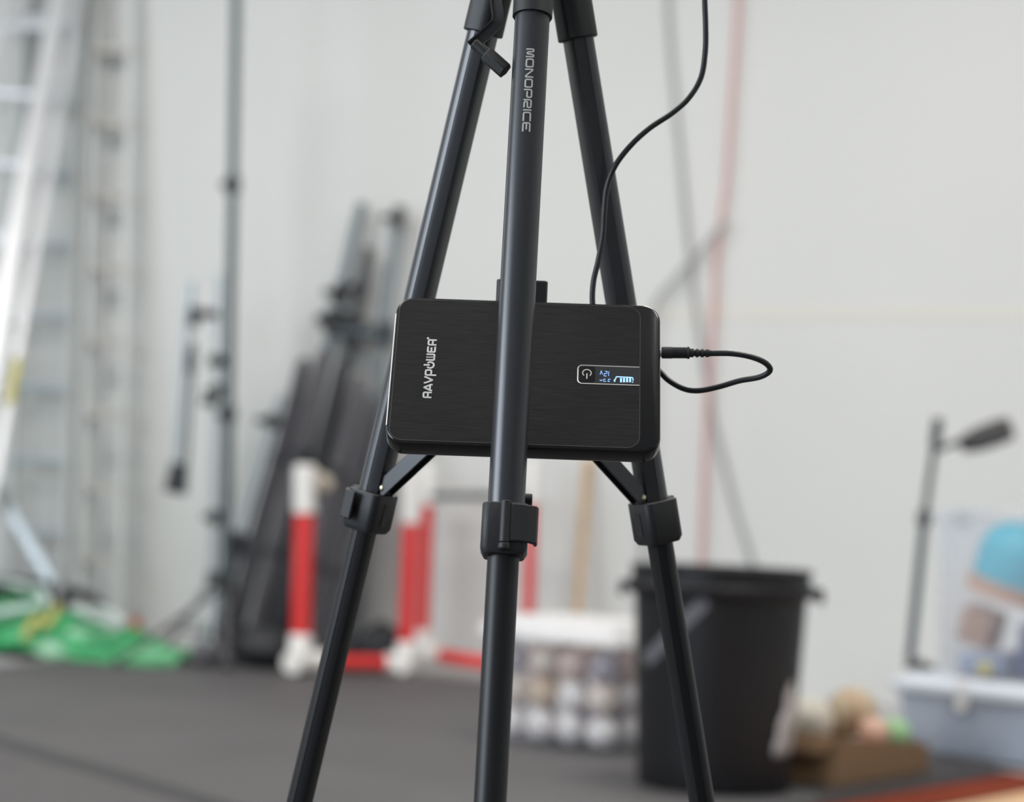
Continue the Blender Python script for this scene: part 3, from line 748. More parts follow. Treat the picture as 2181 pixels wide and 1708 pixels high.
tag(b.build('marker_cone', mat('orange_red', (0.55, 0.13, 0.08), .5), smooth=40), 'small orange-red cone at the right end of the green netting', 'cone')
# white kerb board along the mat edge, left
k0_, k1_ = G(-200, 1452), G(150, 1408)
b = MB(); b.bar(k0_ + V((0, 0.05, 0.01)), k1_ + V((0, 0.05, 0.01)), 0.075, 0.02); structure(b.build('trim_2', mat('grey_kerb', (0.24, 0.235, 0.245), .7), bevel=.003))

# ================================================================= light stands
def GB(px, n, z=None):
    """floor point in image column px at distance n from the back wall"""
    lo, hi = 1375.0, 1560.0
    for _ in range(50):
        mid = (lo + hi) / 2; g_ = G(px, mid, MT if z is None else z)
        if (wall_y(g_.x) - g_.y) / 1.0885 < n: lo = mid
        else: hi = mid
    return g_
def stand_foot(px, py): return G(px, py, MT)
def light_stand(label, base, top, feet, collar_z, r, mpole, mleg, knobs, name='light_stand'):
    t = thing(name, (base.x, base.y, MT), label, 'stand'); ax = (top - base).normalized()
    L = (top - base).length
    for k, (f0, f1, rr) in enumerate(((0, .36, r), (.34, .7, r * .95), (.68, 1, r * .9))):
        MB().tube([base + ax * L * f0, base + ax * L * f1], rr, 16).build('pole_section', mpole, t)
        if k: 
            b = MB(); c = base + ax * L * f0; b.cyl(c - ax * .03, c + ax * .035, r * 1.45, 16); cl = b.build('clamp_collar', m_knob, t, bevel=.003)
            b = MB(); b.cyl(c + V((-0.05, -0.02, 0)), c, 0.012, 12); b.build('clamp_knob', m_knob, cl)
    ct = base + ax * (collar_z - base.z) / ax.z
    b = MB(); b.cyl(ct - ax * .035, ct + ax * .035, r * 1.7, 18); b.build('leg_collar', m_knob, t, bevel=.004)
    lo = base + ax * 0.05
    b = MB(); b.cyl(lo - ax * .03, lo + ax * .03, r * 1.6, 18); b.build('lower_collar', m_knob, t, bevel=.004)
    for f in feet:
        b = MB(); b.bar(ct, f + V((0, 0, .012)), .022, .016); lg = b.build('leg', mleg, t, bevel=.003)
        b = MB(); b.bar(lo, ct.lerp(f, .55), .014, .01); b.build('brace', mleg, lg)
        d = (f - ct).normalized(); b = MB(); b.sphere(f + V((0, 0, .0170)), .0165, 12); b.build('rubber_foot', m_rubber, lg)
    for c, rr, ll in knobs:
        b = MB(); b.cyl(c - V((ll / 2, 0, 0)), c + V((ll / 2, 0, 0)), rr, 16); b.build('knob', m_knob, t, bevel=.004)
    return t
Y1 = 8.86
bs_, tp_ = P(478, 1378, Y1), P(504, -60, Y1)
bs_.z = max(bs_.z, 0.05)
t = light_stand('very tall thin blue-grey light stand reaching past the top edge at the left', bs_, tp_,
    [stand_foot(482, 1428), G(250, 1418, MT), GB(556, .47)], P(474, 1245, Y1).z, 0.0225, m_teal, m_bag2, [])
Y2 = 9.12
bs2, tp2 = P(452, 1372, Y2), P(466, 585, Y2); bs2.z = max(bs2.z, .05)
t2 = light_stand('shorter silver light stand with a hanging boom arm beside the tall stand', bs2, tp2,
    [GB(350, .26), GB(510, .44), GB(446, .66)], P(455, 1235, Y2).z, 0.0175, m_silver, m_silver,
    [(P(444, 855, Y2 - .03), .02, .06), (P(470, 768, Y2 - .05), .026, .10), (P(430, 668, Y2 - .03), .020, .13)])
tb, tt_ = P(371, 1052, Y2 - .04), P(406, 600, Y2 - .04)
b = MB(); b.tube([tb, tt_], .019, 16); bm_ = b.build('boom_arm', m_silver, t2)
b = MB(); b.tube([tb.lerp(tt_, .0) + V((.045, 0, 0)), tb.lerp(tt_, .72) + V((.036, -0.02, 0))], .010, 12); b.build('boom_rod', m_teal, bm_)
b = MB(); c = P(376, 1020, Y2 - .04); b.tube([c + V((-.01, 0, -.06)), c + V((.004, 0, .07))], [.045, .032], 16); b.build('counterweight', m_knob, bm_, bevel=.006)
b = MB(); c = P(410, 672, Y2 - .04); b.tube([c + V((0, 0, -.05)), c + V((0, 0, .04))], [.030, .026], 16); b.build('boom_clamp', m_knob, bm_, bevel=.006)
b = MB(); c = P(405, 770, Y2 - .05); b.tube([c + V((0, 0, -.05)), c + V((0, 0, .05))], .024, 16); b.build('boom_knob', m_knob, bm_, bevel=.006)

# ================================================================= leaning bundle: folded stands and fabric cases
def folded(label, basepx, toppx, off, r, mt_, kn=(), name='folded_stand', ntube=3, spread=0.03):
    a = GB(*basepx); e = W(*toppx, off)
    t = thing(name, a, label, 'stand'); ax = (e - a).normalized(); x = ax.cross(V((0, 1, 0))).normalized(); L = (e - a).length; n_ = x.cross(ax)
    MB().tube([a + ax * .03, a + ax * L * .62], r, 14).build('pole', mt_, t)
    MB().tube([a + ax * L * .60, e], r * .92, 14).build('upper_pole', mt_, t)
    for s_ in range(ntube):
        an = 2 * math.pi * s_ / 3 + .5; o_ = (x * math.cos(an) + n_ * math.sin(an)) * spread
        lg = MB().tube([a + ax * .02 + o_ * 1.25, a + ax * L * .42 + o_ * .8], r * .55, 10).build('leg', mt_, t)
        MB().sphere(a + ax * .022 + o_ * 1.25, r * .75, 10).build('rubber_foot', m_rubber, lg)
    b = MB(); c = a + ax * L * .43; b.cyl(c - ax * .05, c + ax * .05, r * 2.1, 16); b.build('leg_collar', m_knob, t, bevel=.005)
    for f, rr, ln_ in kn:
        c = a + ax * L * f; b = MB(); b.cyl(c - ax * ln_, c + ax * ln_, rr, 16); b.cyl(c, c + V((-.07, -.05, .0)), rr * .55, 12); b.build('clamp', m_knob, t, bevel=.005)
    return t
folded('grey folded stand whose high tip is the leftmost of the leaning bundle', (548, .13), (772, 432), .09, .027, m_gtube, ((.74, .05, .05), (.80, .036, .05)))
folded('black folded stand leaning in the middle of the bundle', (618, .13), (786, 528), .09, .027, m_knob, ((.80, .042, .06), (.9, .03, .05)))
folded('grey folded stand with the rightmost high tip of the leaning bundle', (738, .13), (852, 438), .09, .025, m_gtube, ((.72, .040, .05), (.97, .028, .05)))
folded('thin grey pole stand leaning on the left edge of the bundle', (436, .33), (598, 842), .22, .020, m_silver, ((.9, .03, .03),), 'folded_stand', 2)
# short horizontal bar clamped across the bundle
a, e = W(705, 706, .28), W(842, 712, .25)
b = MB(); b.tube([a, e], .019, 14); cb = tag(b.build('cross_bar', m_teal), 'short dark horizontal bar across the leaning stands, just left of the power bank', 'bar')
b = MB(); b.cyl(a - V((.02, 0, 0)), a + V((.05, 0, 0)), .027, 14); b.build('end_cap', m_knob, cb, bevel=.004)
b = MB(); c = a.lerp(e, .45); b.bar(c + V((0, 0, -.05)), V((c.x, wall_y(c.x), c.z - .05)), .02, .02); b.bar(c, c + V((0, 0, -.06)), .02, .02); b.build('wall_bracket', m_knob, cb)
def stand_bag(label, basepx, toppx, off, wd, dp, mt_, bz=0.0):
    a = GB(*basepx); e = W(*toppx, off); t = thing('stand_bag', a, label, 'bag')
    ax = (e - a).normalized(); x = ax.cross(V((0, 1, 0))).normalized(); n_ = x.cross(ax).normalized(); L = (e - a).length
    # clear the floor with the lower corner
    lift = (abs(x.z) * wd * .5 + abs(n_.z) * dp * .5) / ax.z
    b = MB(); rings = []
    for f, s_ in ((0, .55), (.006, .8), (.02, .96), (.10, 1.0), (.3, 1.05), (.5, .96), (.7, 1.0), (.86, .94), (.96, .85), (.992, .62), (1, .4)):
        c = a + ax * (lift + (L - lift) * f) + x * .012 * math.sin(f * 9 + wd * 50) * .35
        rings.append([c + x * u * s_ + n_ * v * s_ for u, v in rrect(wd / 2, dp / 2, dp * .42, 4)])
    b.quadstrip(rings); b.build('bag_body', mt_, t, smooth=60)
    for f in (.34, .66):
        b = MB(); c = a + ax * (lift + (L - lift) * f) + x * .012 * math.sin(f * 9 + wd * 50) * .35
        pr = rrect(wd / 2 * 1.06, dp / 2 * 1.08, dp * .44, 4)
        b.quadstrip([[c - ax * .018 + x * u + n_ * v for u, v in pr], [c + ax * .018 + x * u + n_ * v for u, v in pr]]); b.build('bag_strap', m_knob, t, smooth=60)
    s0 = a + ax * (lift + (L - lift) * .36) - n_ * dp * .5 * (1 if n_.y > 0 else -1)
    return t
stand_bag('long black fabric stand bag leaning at the front left of the bundle', (482, .34), (652, 762), .25, .080, .075, m_bag)
stand_bag('charcoal fabric stand bag leaning second from the left in the bundle', (528, .34), (694, 742), .25, .076, .070, m_bag2)
stand_bag('shiny black stand bag leaning third from the left in the bundle', (572, .34), (730, 772), .25, .072, .070, mat('black_nylon', (.022, .023, .028), .5))
stand_bag('charcoal fabric stand bag leaning fourth from the left, just behind the left red post', (618, .34), (766, 800), .25, .076, .070, m_bag2)
stand_bag('black fabric stand bag leaning fifth from the left, right of the left red post', (664, .34), (792, 846), .25, .070, .066, m_bag)
stand_bag('slim charcoal bag leaning rightmost in the bundle beside the left tripod leg', (708, .34), (826, 856), .25, .065, .060, mat('grey_nylon', (.085, .085, .092), .6))
# black cases heaped at the foot of the bundle
b = MB(); c = GB(574, .68); b.sphere(c + V((0, 0, .085)), .1, 20, (1.7, 1.0, .85))
for v in b.bm.verts: v.co += V((NZ.noise(v.co * 9), NZ.noise(v.co * 9 + V((5, 1, 2))), NZ.noise(v.co * 9 + V((9, 7, 3))))) * .03; v.co.z = max(v.co.z, MT + .001)
tag(b.build('sandbag', m_rubber, smooth=70), 'lumpy black sandbag on the floor at the foot of the leaning stands', 'bag')
b = MB(); c = GB(438, .82); b.sphere(c + V((0, .0, .05)), .062, 20, (1.05, .8, .95))
for v in b.bm.verts: v.co += V((NZ.noise(v.co * 8 + V((3, 3, 3))), NZ.noise(v.co * 8 + V((5, 1, 2))), NZ.noise(v.co * 8 + V((9, 7, 3))))) * .035; v.co.z = max(v.co.z, MT + .001)
tag(b.build('cable_bag', m_bag2, smooth=70), 'small dark cloth bag on the floor left of the light stand feet', 'bag')
b = MB(); c = W(808, 1360, .27); c.z = 0; b.sphere(c + V((0, 0, .09)), .1, 20, (1.25, .8, 1.15))
for v in b.bm.verts: v.co += V((NZ.noise(v.co * 8 + V((3, 8, 3))), NZ.noise(v.co * 8 + V((5, 1, 2))), NZ.noise(v.co * 8 + V((9, 7, 3))))) * .04; v.co.z = max(v.co.z, .001)
tag(b.build('black_cloth', m_rubber, smooth=70), 'crumpled black cloth against the wall between the red posts', 'cloth')

# ================================================================= red and white pipe frames
def pipe_end(mb, p, q, r, n=18): mb.tube([p, q], r, n)
def post(t, px, ytop, ycap, ybot, Y, r, px_b=None, foot=True):
    top = P(px, ytop, Y); cap = P(px_b[0] if px_b else px, ycap, Y); bot = P(px_b[1] if px_b else px, ybot, Y)
    bot.z = max(MT + .1, bot.z); 
    po = MB().tube([cap, bot], r, 20).build('post', m_red, t)
    b = MB(); b.tube([cap - (top - cap).normalized() * .02, top - (top - cap).normalized() * .012, top], [r * 1.16, r * 1.16, r * .9], 20); b.build('white_sleeve', m_white, po)
    return bot, po
FA = thing('pipe_frame', G(700, 1432, MT), 'red and white pipe frame in front of the leaning black stand bags', 'frame')
Ya = 8.55
botA, pA = post(FA, 650, 990, 1082, 1384, Ya, .040, (649, 640))
Yb = 8.75
botB, pB = post(FA, 878, 1000, 1104, 1402, Yb, .034, (876, 864))
def elbow(t, c, r, dirs, m_=m_white):
    b = MB(); b.sphere(c, r * 1.22, 18)
    for d in dirs:
        d = V(d).normalized(); b.tube([c, c + d * r * 2.4, c + d * r * 2.7], [r * 1.2, r * 1.2, r * 1.05], 18)
    return b.build('elbow_fitting', m_, t)
eA = V((botA.x, botA.y, MT + .052)); eB = V((botB.x, botB.y, MT + .045))
dAB = (eB - eA).normalized()
elbow(FA, eA, .040, [(0, 0, 1), dAB, (-dAB.y * -1 * .0 - .2, -1, 0)])
elbow(FA, eB, .034, [(0, 0, 1), -dAB, (-.1, -1, 0)])
MB().tube([eA + dAB * .08, eB - dAB * .06], .030, 18).build('base_rail', m_red, FA)
bt = P(700, 1010, Ya)
b = MB(); b.tube([P(655, 1008, Ya), P(690, 1030, Ya + .1)], .034, 16); b.sphere(P(690, 1030, Ya + .1), .037, 14); b.build('tee_fitting', mat('cream_plastic', (.70, .62, .50), .5), FA)
FB = thing('pipe_frame', G(940, 1440, MT), 'red and white pipe frame with a dark top rail behind the front tripod leg', 'frame')
Yc, Yd = 9.0, 8.72
botC, pC = post(FB, 912, 985, 1066, 1372, Yc, .027, (912, 900))
botD, pD = post(FB, 1134, 975, 1062, 1312, Yd, .024, (1133, 1126))
eC = V((botC.x, botC.y, MT + .075)); eD = V((P(1120, 1400, Yd).x, Yd, MT + .045))
MB().tube([botC + V((0, 0, .03)), eC], .036, 18).build('lower_sleeve', m_red, FB)
elbow(FB, eC, .036, [(0, 0, 1), (eD - eC)])
dc = (eD - eC).normalized()
MB().tube([eC + dc * .09, eD], .030, 18).build('base_rail', m_red, FB)
MB().tube([botD, V((eD.x, eD.y, MT + .05))], .023, 16).build('lower_sleeve', m_white, FB)
elbow(FB, eD, .030, [(0, 0, 1), -dc])
MB().tube([P(918, 1056, Yc - .01), P(1134, 1056, Yd - .01)], .015, 14).build('top_rail', m_teal, FB)
# tan stick leaning on the wall
a = V((W(1222, 1400, .22).x, W(1222, 1400, .22).y, 0)); e = W(1252, 975, .03)
b = MB(); b.bar(a + V((0, 0, .003)), e, .036, .012, (0, 1, 0)); tag(b.build('wooden_stick', m_tan, bevel=.003), 'flat tan wooden stick leaning on the wall behind the ball tub', 'stick')

# ================================================================= red cord and grey lines down the wall
m_rc = mat('red_cord', (0.62, 0.22, 0.19), .6); m_gline = mat('grey_line', (0.34, 0.345, 0.345), .6)  # grey is for the two lines on the wall, built as thin tubes
def cord(pp, r, m_, label, off=.03, name='wall_line'):
    pts = [W(x_, y_, off) for x_, y_ in pp]
    return tag(MB().tube(catmull(pts, 8), r, 10).build(name, m_, smooth=60), label, 'cord')
cord([(1574, -60), (1569, 60), (1561, 180), (1553, 300), (1546, 400), (1534, 480), (1525, 560), (1519, 680), (1510, 820), (1502, 960), (1498, 1080), (1494, 1200), (1490, 1330), (1488, 1462)], .0075, m_rc, 'thin red cord hanging straight down the pale wall')
cord([(1420, -60), (1425, 60), (1436, 200), (1448, 330), (1460, 460), (1470, 560), (1482, 660), (1500, 780), (1521, 900), (1545, 1000), (1568, 1090), (1596, 1180), (1640, 1330), (1670, 1478)], .0095, m_gline, 'long grey line running down the wall left of the red cord', .012)
cord([(1546, 470), (1520, 500), (1490, 535), (1462, 566), (1436, 596), (1412, 622), (1394, 650), (1384, 700), (1379, 800), (1374, 950), (1370, 1100), (1366, 1300), (1362, 1440)], .0095, m_gline, 'thin grey line branching off the red cord towards the tripod leg', .05)

# ================================================================= clear tub of balls
nb = G(1293, 1622, 0); ang = math.radians(40)
e1 = V((-math.cos(ang), math.sin(ang), 0)); e2 = V((math.sin(ang), math.cos(ang), 0))
L1, L2, TH = 0.50, 0.40, 0.335
cen = nb + e1 * L1 / 2 + e2 * L2 / 2
def tub(label, cen, ax, ay, hx, hy, h, z0, mbody, mlid, taper=.92, lid_over=.025, name='storage_tub', handle=True, th=.004, lidh=.045, rr=.04):
    t = thing(name, (cen.x, cen.y, z0), label, 'tub'); c0 = V((cen.x, cen.y, z0))
    def ring(s, z, ins=0): return [c0 + ax * u + ay * v + V((0, 0, z)) for u, v in rrect(hx * s - ins, hy * s - ins, max(.008, rr - ins), 5)]
    b = MB(); b.quadstrip([ring(taper * .95, 0), ring(taper, .01), ring((taper + 1) / 2, h * .5), ring(1, h - .03), ring(1.03, h - .028), ring(1.03, h), ring(1, h, .002), ring(.99, h - .03, th), ring((taper + 1) / 2, h * .5, th), ring(taper, .012, th), ring(taper * .95, .008, th)])
    b.build('tub_body', mbody, t, smooth=50)
    b = MB(); o = (1 + lid_over / hx)
    b.quadstrip([ring(1.035, h - .012, -.004), ring(1.045, h - .016, -.010), ring(1.05, h + .004, -.008), ring(1.03, h + lidh * .55, 0), ring(1.0, h + lidh * .55, .01), ring(.98, h + lidh, .012), ring(.9, h + lidh, .02)])
    b.build('tub_lid', mlid, t, smooth=35)
    if handle:
        for s in (-1, 1):
            b = MB(); b.box(c0 + ax * s * (hx * 1.03 + .008) + V((0, 0, h * .97)), ay, ax, (0, 0, 1), hy * .28, .006, .03)
            b.build('latch', mlid, t, bevel=.004)
    return t
tub('clear tub of worn balls with a white lid, left of the black bin', cen, e1, e2, L1 / 2, L2 / 2, TH, MT, m_clear, m_lid, .93, handle=True)
ballm = [mat('ball_white', (.82, .80, .78), .6, noise=.12, nscale=14), mat('ball_cream', (.74, .66, .57), .6, noise=.14, nscale=14), mat('ball_tan', (.62, .50, .36), .6, noise=.16, nscale=14), mat('ball_pink', (.74, .58, .52), .6, noise=.12, nscale=14), mat('ball_grey', (.42, .40, .44), .6, noise=.12, nscale=14)]
m_stitch = mat('red_stitch', (.42, .10, .08), .7)
BR = .0475
def ball(loc, bm_i, label, group, r=BR, rot=(0, 0, 0), name='softball', seam=True):
    b = MB(); b.sphere(V(loc), r, 22); o = b.build(name, ballm[bm_i] if isinstance(bm_i, int) else bm_i, smooth=80)
    # move the origin to the ball's middle for easy turning
    for v in o.data.vertices: v.co -= V((0, 0, r))
    o.location = loc
    if seam:
        pts = []
        for k in range(49):
            a_ = 2 * math.pi * k / 48; al = .44
            x = math.cos(a_) * (1 - al * .5) + al * .5 * math.cos(3 * a_); y = math.sin(a_) * (1 - al * .5) - al * .5 * math.sin(3 * a_); z = .85 * math.sin(2 * a_)
            p = V((x, y, z)).normalized() * (r * .988); pts.append(p)
        me_b = MB(); me_b.tube(pts, r * .035, 6, cap=False)
        o['_o'] = [0, 0, 0]; me_b.build('ball_seam', m_stitch, o)
    return tag(o, label, 'ball', group)
protos = {}
def put_ball(loc, mi, label, group):
    if mi not in protos:
        protos[mi] = ball(loc, mi, label, group); return protos[mi]
    c = copy_thing(protos[mi], loc, label); return c
kk = 0
inx, iny = L1 / 2 * .93 - .014 - BR, L2 / 2 * .93 - .014 - BR
for lay in range(5):
    nx, ny = (4, 3) if lay % 2 == 0 else (3, 2)
    for i in range(nx):
        for j in range(ny):
            dx_, dy_ = 2 * inx / 3, 2 * iny / 2
            u = (i - (nx - 1) / 2) * dx_; v = (j - (ny - 1) / 2) * dy_
            z = MT + .0105 + BR + lay * .0482
            mi = [0, 0, 1, 0, 1, 3, 0, 2, 4][(kk * 5 + lay * 2 + j) % 9]; kk += 1
            o = put_ball(cen + e1 * u + e2 * v + V((0, 0, z)), mi, 'worn softball piled inside the clear white-lidded tub', 'softballs in the clear tub')
            o.rotation_euler = (random.uniform(0, 6), random.uniform(0, 6), random.uniform(0, 6))

# ================================================================= black bin
gc_ = G(1536, 1698, MT); CR = .210
cc = V((gc_.x, gc_.y + CR * .99, MT))
CH = .576
can = thing('trash_bin', cc, 'big round black plastic bin behind the right tripod leg', 'bin')
r0, r1 = .202, .2295
b = MB()
prof = [(r0 - .02, 0.0), (r0 - .004, .004), (r0, .02)]
for k in range(1, 9): prof.append((r0 + (r1 - r0) * k / 9, .02 + (CH - .10) * k / 8))
prof += [(r1 + .002, CH - .078), (r1 + .018, CH - .072), (r1 + .021, CH - .062), (r1 + .021, CH - .050), (r1 + .016, CH - .043), (r1 + .006, CH - .040), (r1 + .006, CH - .014), (r1 + .011, CH - .010), (r1 + .011, CH - .002), (r1 + .007, CH), (r1 + .001, CH), (r1 - .003, CH - .008), (r1 - .004, CH - .07), (r0 - .003, .03), (r0 - .02, .012)]
b.lathe(cc, (0, 0, 1), prof, 64); body_ = b.build('bin_body', m_can, can, smooth=30)
for s in (-1, 1):
    b = MB(); c = cc + V((s * (r1 + .016), 0, CH - .058))
    b.box(c, (1, 0, 0), (0, 1, 0), (0, 0, 1), .020, .05, .012); b.box(c + V((s * .016, 0, -.016)), (1, 0, 0), (0, 1, 0), (0, 0, 1), .006, .05, .012)
    b.build('bin_handle', m_can, can, bevel=.005)
def can_pt(px, py, lift=.002):
    """point of the bin's outer side under an image pixel"""
    d = ray(px, py); t = 3.0
    t = 4.0 / d.y
    for _ in range(60):
        p = CAMP + d * t; rz = r0 + (r1 - r0) * max(0, min(1, (p.z - MT) / CH)) + lift
        f = math.hypot(p.x - cc.x, p.y - cc.y) - rz
        t += max(f, 0.0) * .8 / d.length
        if f < 1e-5: break
    return CAMP + d * t
b = MB(); rings = []
for k in range(13):
    f = k / 12; x_, y_ = 1504 + (1374 - 1504) * f, 1278 + (1408 - 1278) * f
    a1, a2 = can_pt(x_ - 9, y_ - 11, .0025), can_pt(x_ + 9, y_ + 11, .0025); n1 = V((a1.x - cc.x, a1.y - cc.y, 0)).normalized() * .003
    rings.append([a1, a2, a2 - n1, a1 - n1])
b.quadstrip(rings); o_ = b.build('tape_strip', m_tape, can, smooth=60); o_['label'] = 'slanting strip of grey tape'
# crumpled white paper stuck low on its right side
b = MB(); A0, A1 = math.radians(-64), math.radians(-16); nu, nv = 10, 16; zlo, zhi = .10, .29
grid = []
for i in range(nu + 1):
    r_ = []
    for j in range(nv + 1):
        u, v = i / nu, j / nv
        half = .16 + .34 * (1 - abs(v - .22) / .78) + .05 * math.sin(v * 17)      # wide below, narrow tongue above
        ang_ = (A0 + A1) / 2 + .10 * v + (u - .5) * 2 * half * .42
        z = MT + zlo + (zhi - zlo) * v
        lift = .004 + .022 * (math.sin(math.pi * u) * math.sin(math.pi * min(1, v * 1.1))) ** .6 * (.6 + .8 * abs(NZ.noise((u * 4, v * 6, 2))))
        rz = r0 + (r1 - r0) * (z - MT) / CH + lift
        r_.append(V((cc.x + rz * math.cos(ang_), cc.y + rz * math.sin(ang_), z)))
    grid.append(r_)
vs = [[b.bm.verts.new(p) for p in r_] for r_ in grid]
for i in range(nu):
    for j in range(nv): b.bm.faces.new((vs[i][j], vs[i + 1][j], vs[i + 1][j + 1], vs[i][j + 1]))
o_ = b.build('paper_scrap', mat('grimy_paper', (.40, .37, .36), .8), can, smooth=40); o_['label'] = 'crumpled off-white paper stuck low on the right side'
so = o_.modifiers.new('thick', 'SOLIDIFY'); so.thickness = .002

# ================================================================= cardboard box with balls
BZ = MT + .008
q0, q1 = G(1783, 1676, BZ), G(1975, 1646, BZ)
f1 = (q1 - q0).normalized(); f2 = V((-f1.y, f1.x, 0))
Lb, Wb, Hb = (q1 - q0).length, .24, .128
bcen = q0 + f1 * Lb / 2 + f2 * Wb / 2
bx_ = thing('cardboard_box', bcen, 'open brown cardboard box of balls on the floor right of the black bin', 'box')
th = .005
b = MB(); b.box(bcen + V((0, 0, .0035)), f1, f2, (0, 0, 1), Lb / 2, Wb / 2, .0035)
def wallp(p, q, hp, hq, n_):
    b.quadstrip([[p, q, q + V((0, 0, hq)), p + V((0, 0, hp))], [w_ + n_ * th for w_ in (p, q, q + V((0, 0, hq)), p + V((0, 0, hp)))]])
q3 = q0 + f2 * Wb; q2 = q1 + f2 * Wb
wallp(q0, q1, Hb, Hb * .62, f2); wallp(q1 + f2 * th, q2 - f2 * th, Hb * .62, Hb * 1.05, -f1)
for u, v, hx, hy in ((0, 1, Lb / 2, th / 2), (-1, 0, th / 2, Wb / 2 - th)):
    b.box(bcen + f1 * u * (Lb / 2 - th / 2) + f2 * v * (Wb / 2 - th / 2) + V((0, 0, Hb / 2 + .0035)), f1, f2, (0, 0, 1), hx, hy, Hb / 2 - .0035)
b.build('box_walls', m_card, bx_)
def flap(c0, c1, d, ln_):
    b = MB(); n_ = (c1 - c0).normalized(); d = d.normalized(); b.quadstrip([[c0, c1, c1 + d * ln_ - n_ * .02, c0 + d * ln_ + n_ * .02], [p + V((0, 0, .004)) for p in (c0, c1, c1 + d * ln_ - n_ * .02, c0 + d * ln_ + n_ * .02)]])
    b.build('box_flap', m_card, bx_)
top_ = V((0, 0, Hb))
flap(q0 + top_ + f2 * .01, q0 + top_ + f2 * (Wb - .01), -f1 * 1.0 + V((0, 0, -1.6)), .055)
zin = MT + .0072
def boxball(px, py, r, m_, label, Ydef=None, floor=True):
    return None
def at_box(u, v, z): return bcen + f1 * u + f2 * v + V((0, 0, z))
gball = mat('ball_green', (.30, .52, .27), .6, noise=.08, nscale=14); oball = mat('ball_sand', (.50, .40, .27), .6, noise=.12, nscale=9); pball = mat('ball_peach', (.66, .42, .33), .6, noise=.1, nscale=10); cball = mat('ball_offwhite', (.60, .56, .48), .6, noise=.1, nscale=10)
obal = mat('ball_orange', (.72, .33, .18), .6); dball = mat('ball_dark', (.06, .05, .06), .6)
def fit(px, py, z):   # where the sight line reaches height z
    return G(px, py, z)
R_ = .046
# lower layer, resting on the bottom of the box
g = 'balls in the cardboard box'
lows = [(-.20, -.062, dball, .045, 'dark ball at the near left corner of the cardboard box'), (-.105, -.066, pball, .047, 'peach ball along the front of the cardboard box'), (-.008, -.066, pball, .047, 'second peach ball along the front, beside the green ball'),
        (.178, .05, cball, .043, 'off-white ball low at the back right corner of the cardboard box'), (-.15, .04, cball, .047, 'off-white ball low at the back left of the cardboard box'), (-.05, .05, oball, .047, 'sand-coloured ball under the large cream ball in the box'), (.075, .05, cball, .043, 'off-white ball low at the back of the cardboard box, near the green ball')]
Hs = Lb / 2
for u, v, m_, r_, lb in lows:
    u = max(-Hs + r_ + .008, min(Hs - r_ - .008, u)); v = max(-Wb / 2 + r_ + .008, min(Wb / 2 - r_ - .008, v))
    lift = .055 if m_ in (gball, pball) else 0
    ball(at_box(u, v, .008 + r_ + lift * 0), m_, lb, g, r_, name='ball', seam=False)
ball(at_box(.085, .03, .008 + .047 * 2 + .064), oball, 'largest cream and tan ball heaped in the middle of the cardboard box', g, .070, name='ball', seam=True)
ball(at_box(-.10, .055, .008 + .046 * 2 + .050), cball, 'large pale ball heaped on the back left of the cardboard box', g, .062, name='ball', seam=False)
ball(at_box(.03, -.068, .008 + .047 * 2 + .020), pball, 'peach ball heaped at the front rim of the cardboard box', g, .042, name='ball', seam=False)
ball(at_box(.175, -.058, .008 + .052 * 2 - .004), gball, 'green ball heaped on top at the right end of the box', g, .045, name='ball', seam=False)

# ================================================================= timber along the right edge of the mat
m_rust = mat('rust_red_timber', (.17, .028, .010), .85, spec=.15, noise=.2, nscale=8, stretch=(4, 4, .5)); m_ply = mat('light_timber', (.62, .40, .22), .55, noise=.1, nscale=8, stretch=(4, 4, .5))
def plank(off_, wdt, hgt, m_, s0, s1, label):
    a = eR1 + ed * s0 + pn * (off_ + wdt / 2); e = eR1 + ed * s1 + pn * (off_ + wdt / 2)
    b = MB(); b.box((a + e) / 2 + V((0, 0, hgt / 2)), ed, pn, (0, 0, 1), (e - a).length / 2, wdt / 2, hgt / 2)
    return tag(b.build('timber_plank', m_, bevel=.004), label, 'plank')
plank(.050, .185, .014, m_rust, .0, 2.4, 'rust red timber strip along the right edge of the rubber mat')
plank(.285, .26, .024, m_ply, -.03, 2.4, 'light tan timber plank beside the rust red strip at bottom right')

# ================================================================= clear bins at the right, one on the other
c0_ = G(1915, 1622, 0); 
la = W(1905, 1436, .0)
fa = V((.72, -.69, 0)).normalized()     # run of the bins' long front, nearer at the right
fb = V((-fa.y, fa.x, 0))
fl = P(1900, 1610, 6.65); fl.z = MT
LB, WB_ = .80, .46
bc1 = fl + fa * LB / 2 + fb * WB_ / 2
Z1 = P(1905, 1440, 6.65).z - MT - .02
lowb = tub('cloudy blue plastic storage bin on the floor at the right edge, under another bin', bc1, fa, fb, LB / 2, WB_ / 2, Z1, MT, m_bluec, mat('cloudy_lid', (.58, .62, .68), .4), .95, lidh=.03)
b = MB(); c = bc1 - fb * (WB_ / 2 + .012) - fa * .15 + V((0, 0, MT + Z1 - .03)); 
b.box(c - V((0, 0, MT)) + V((0, 0, MT)) , fa, fb, (0, 0, 1), .018, .006, .045); b.build('latch', m_white, lowb, bevel=.004)
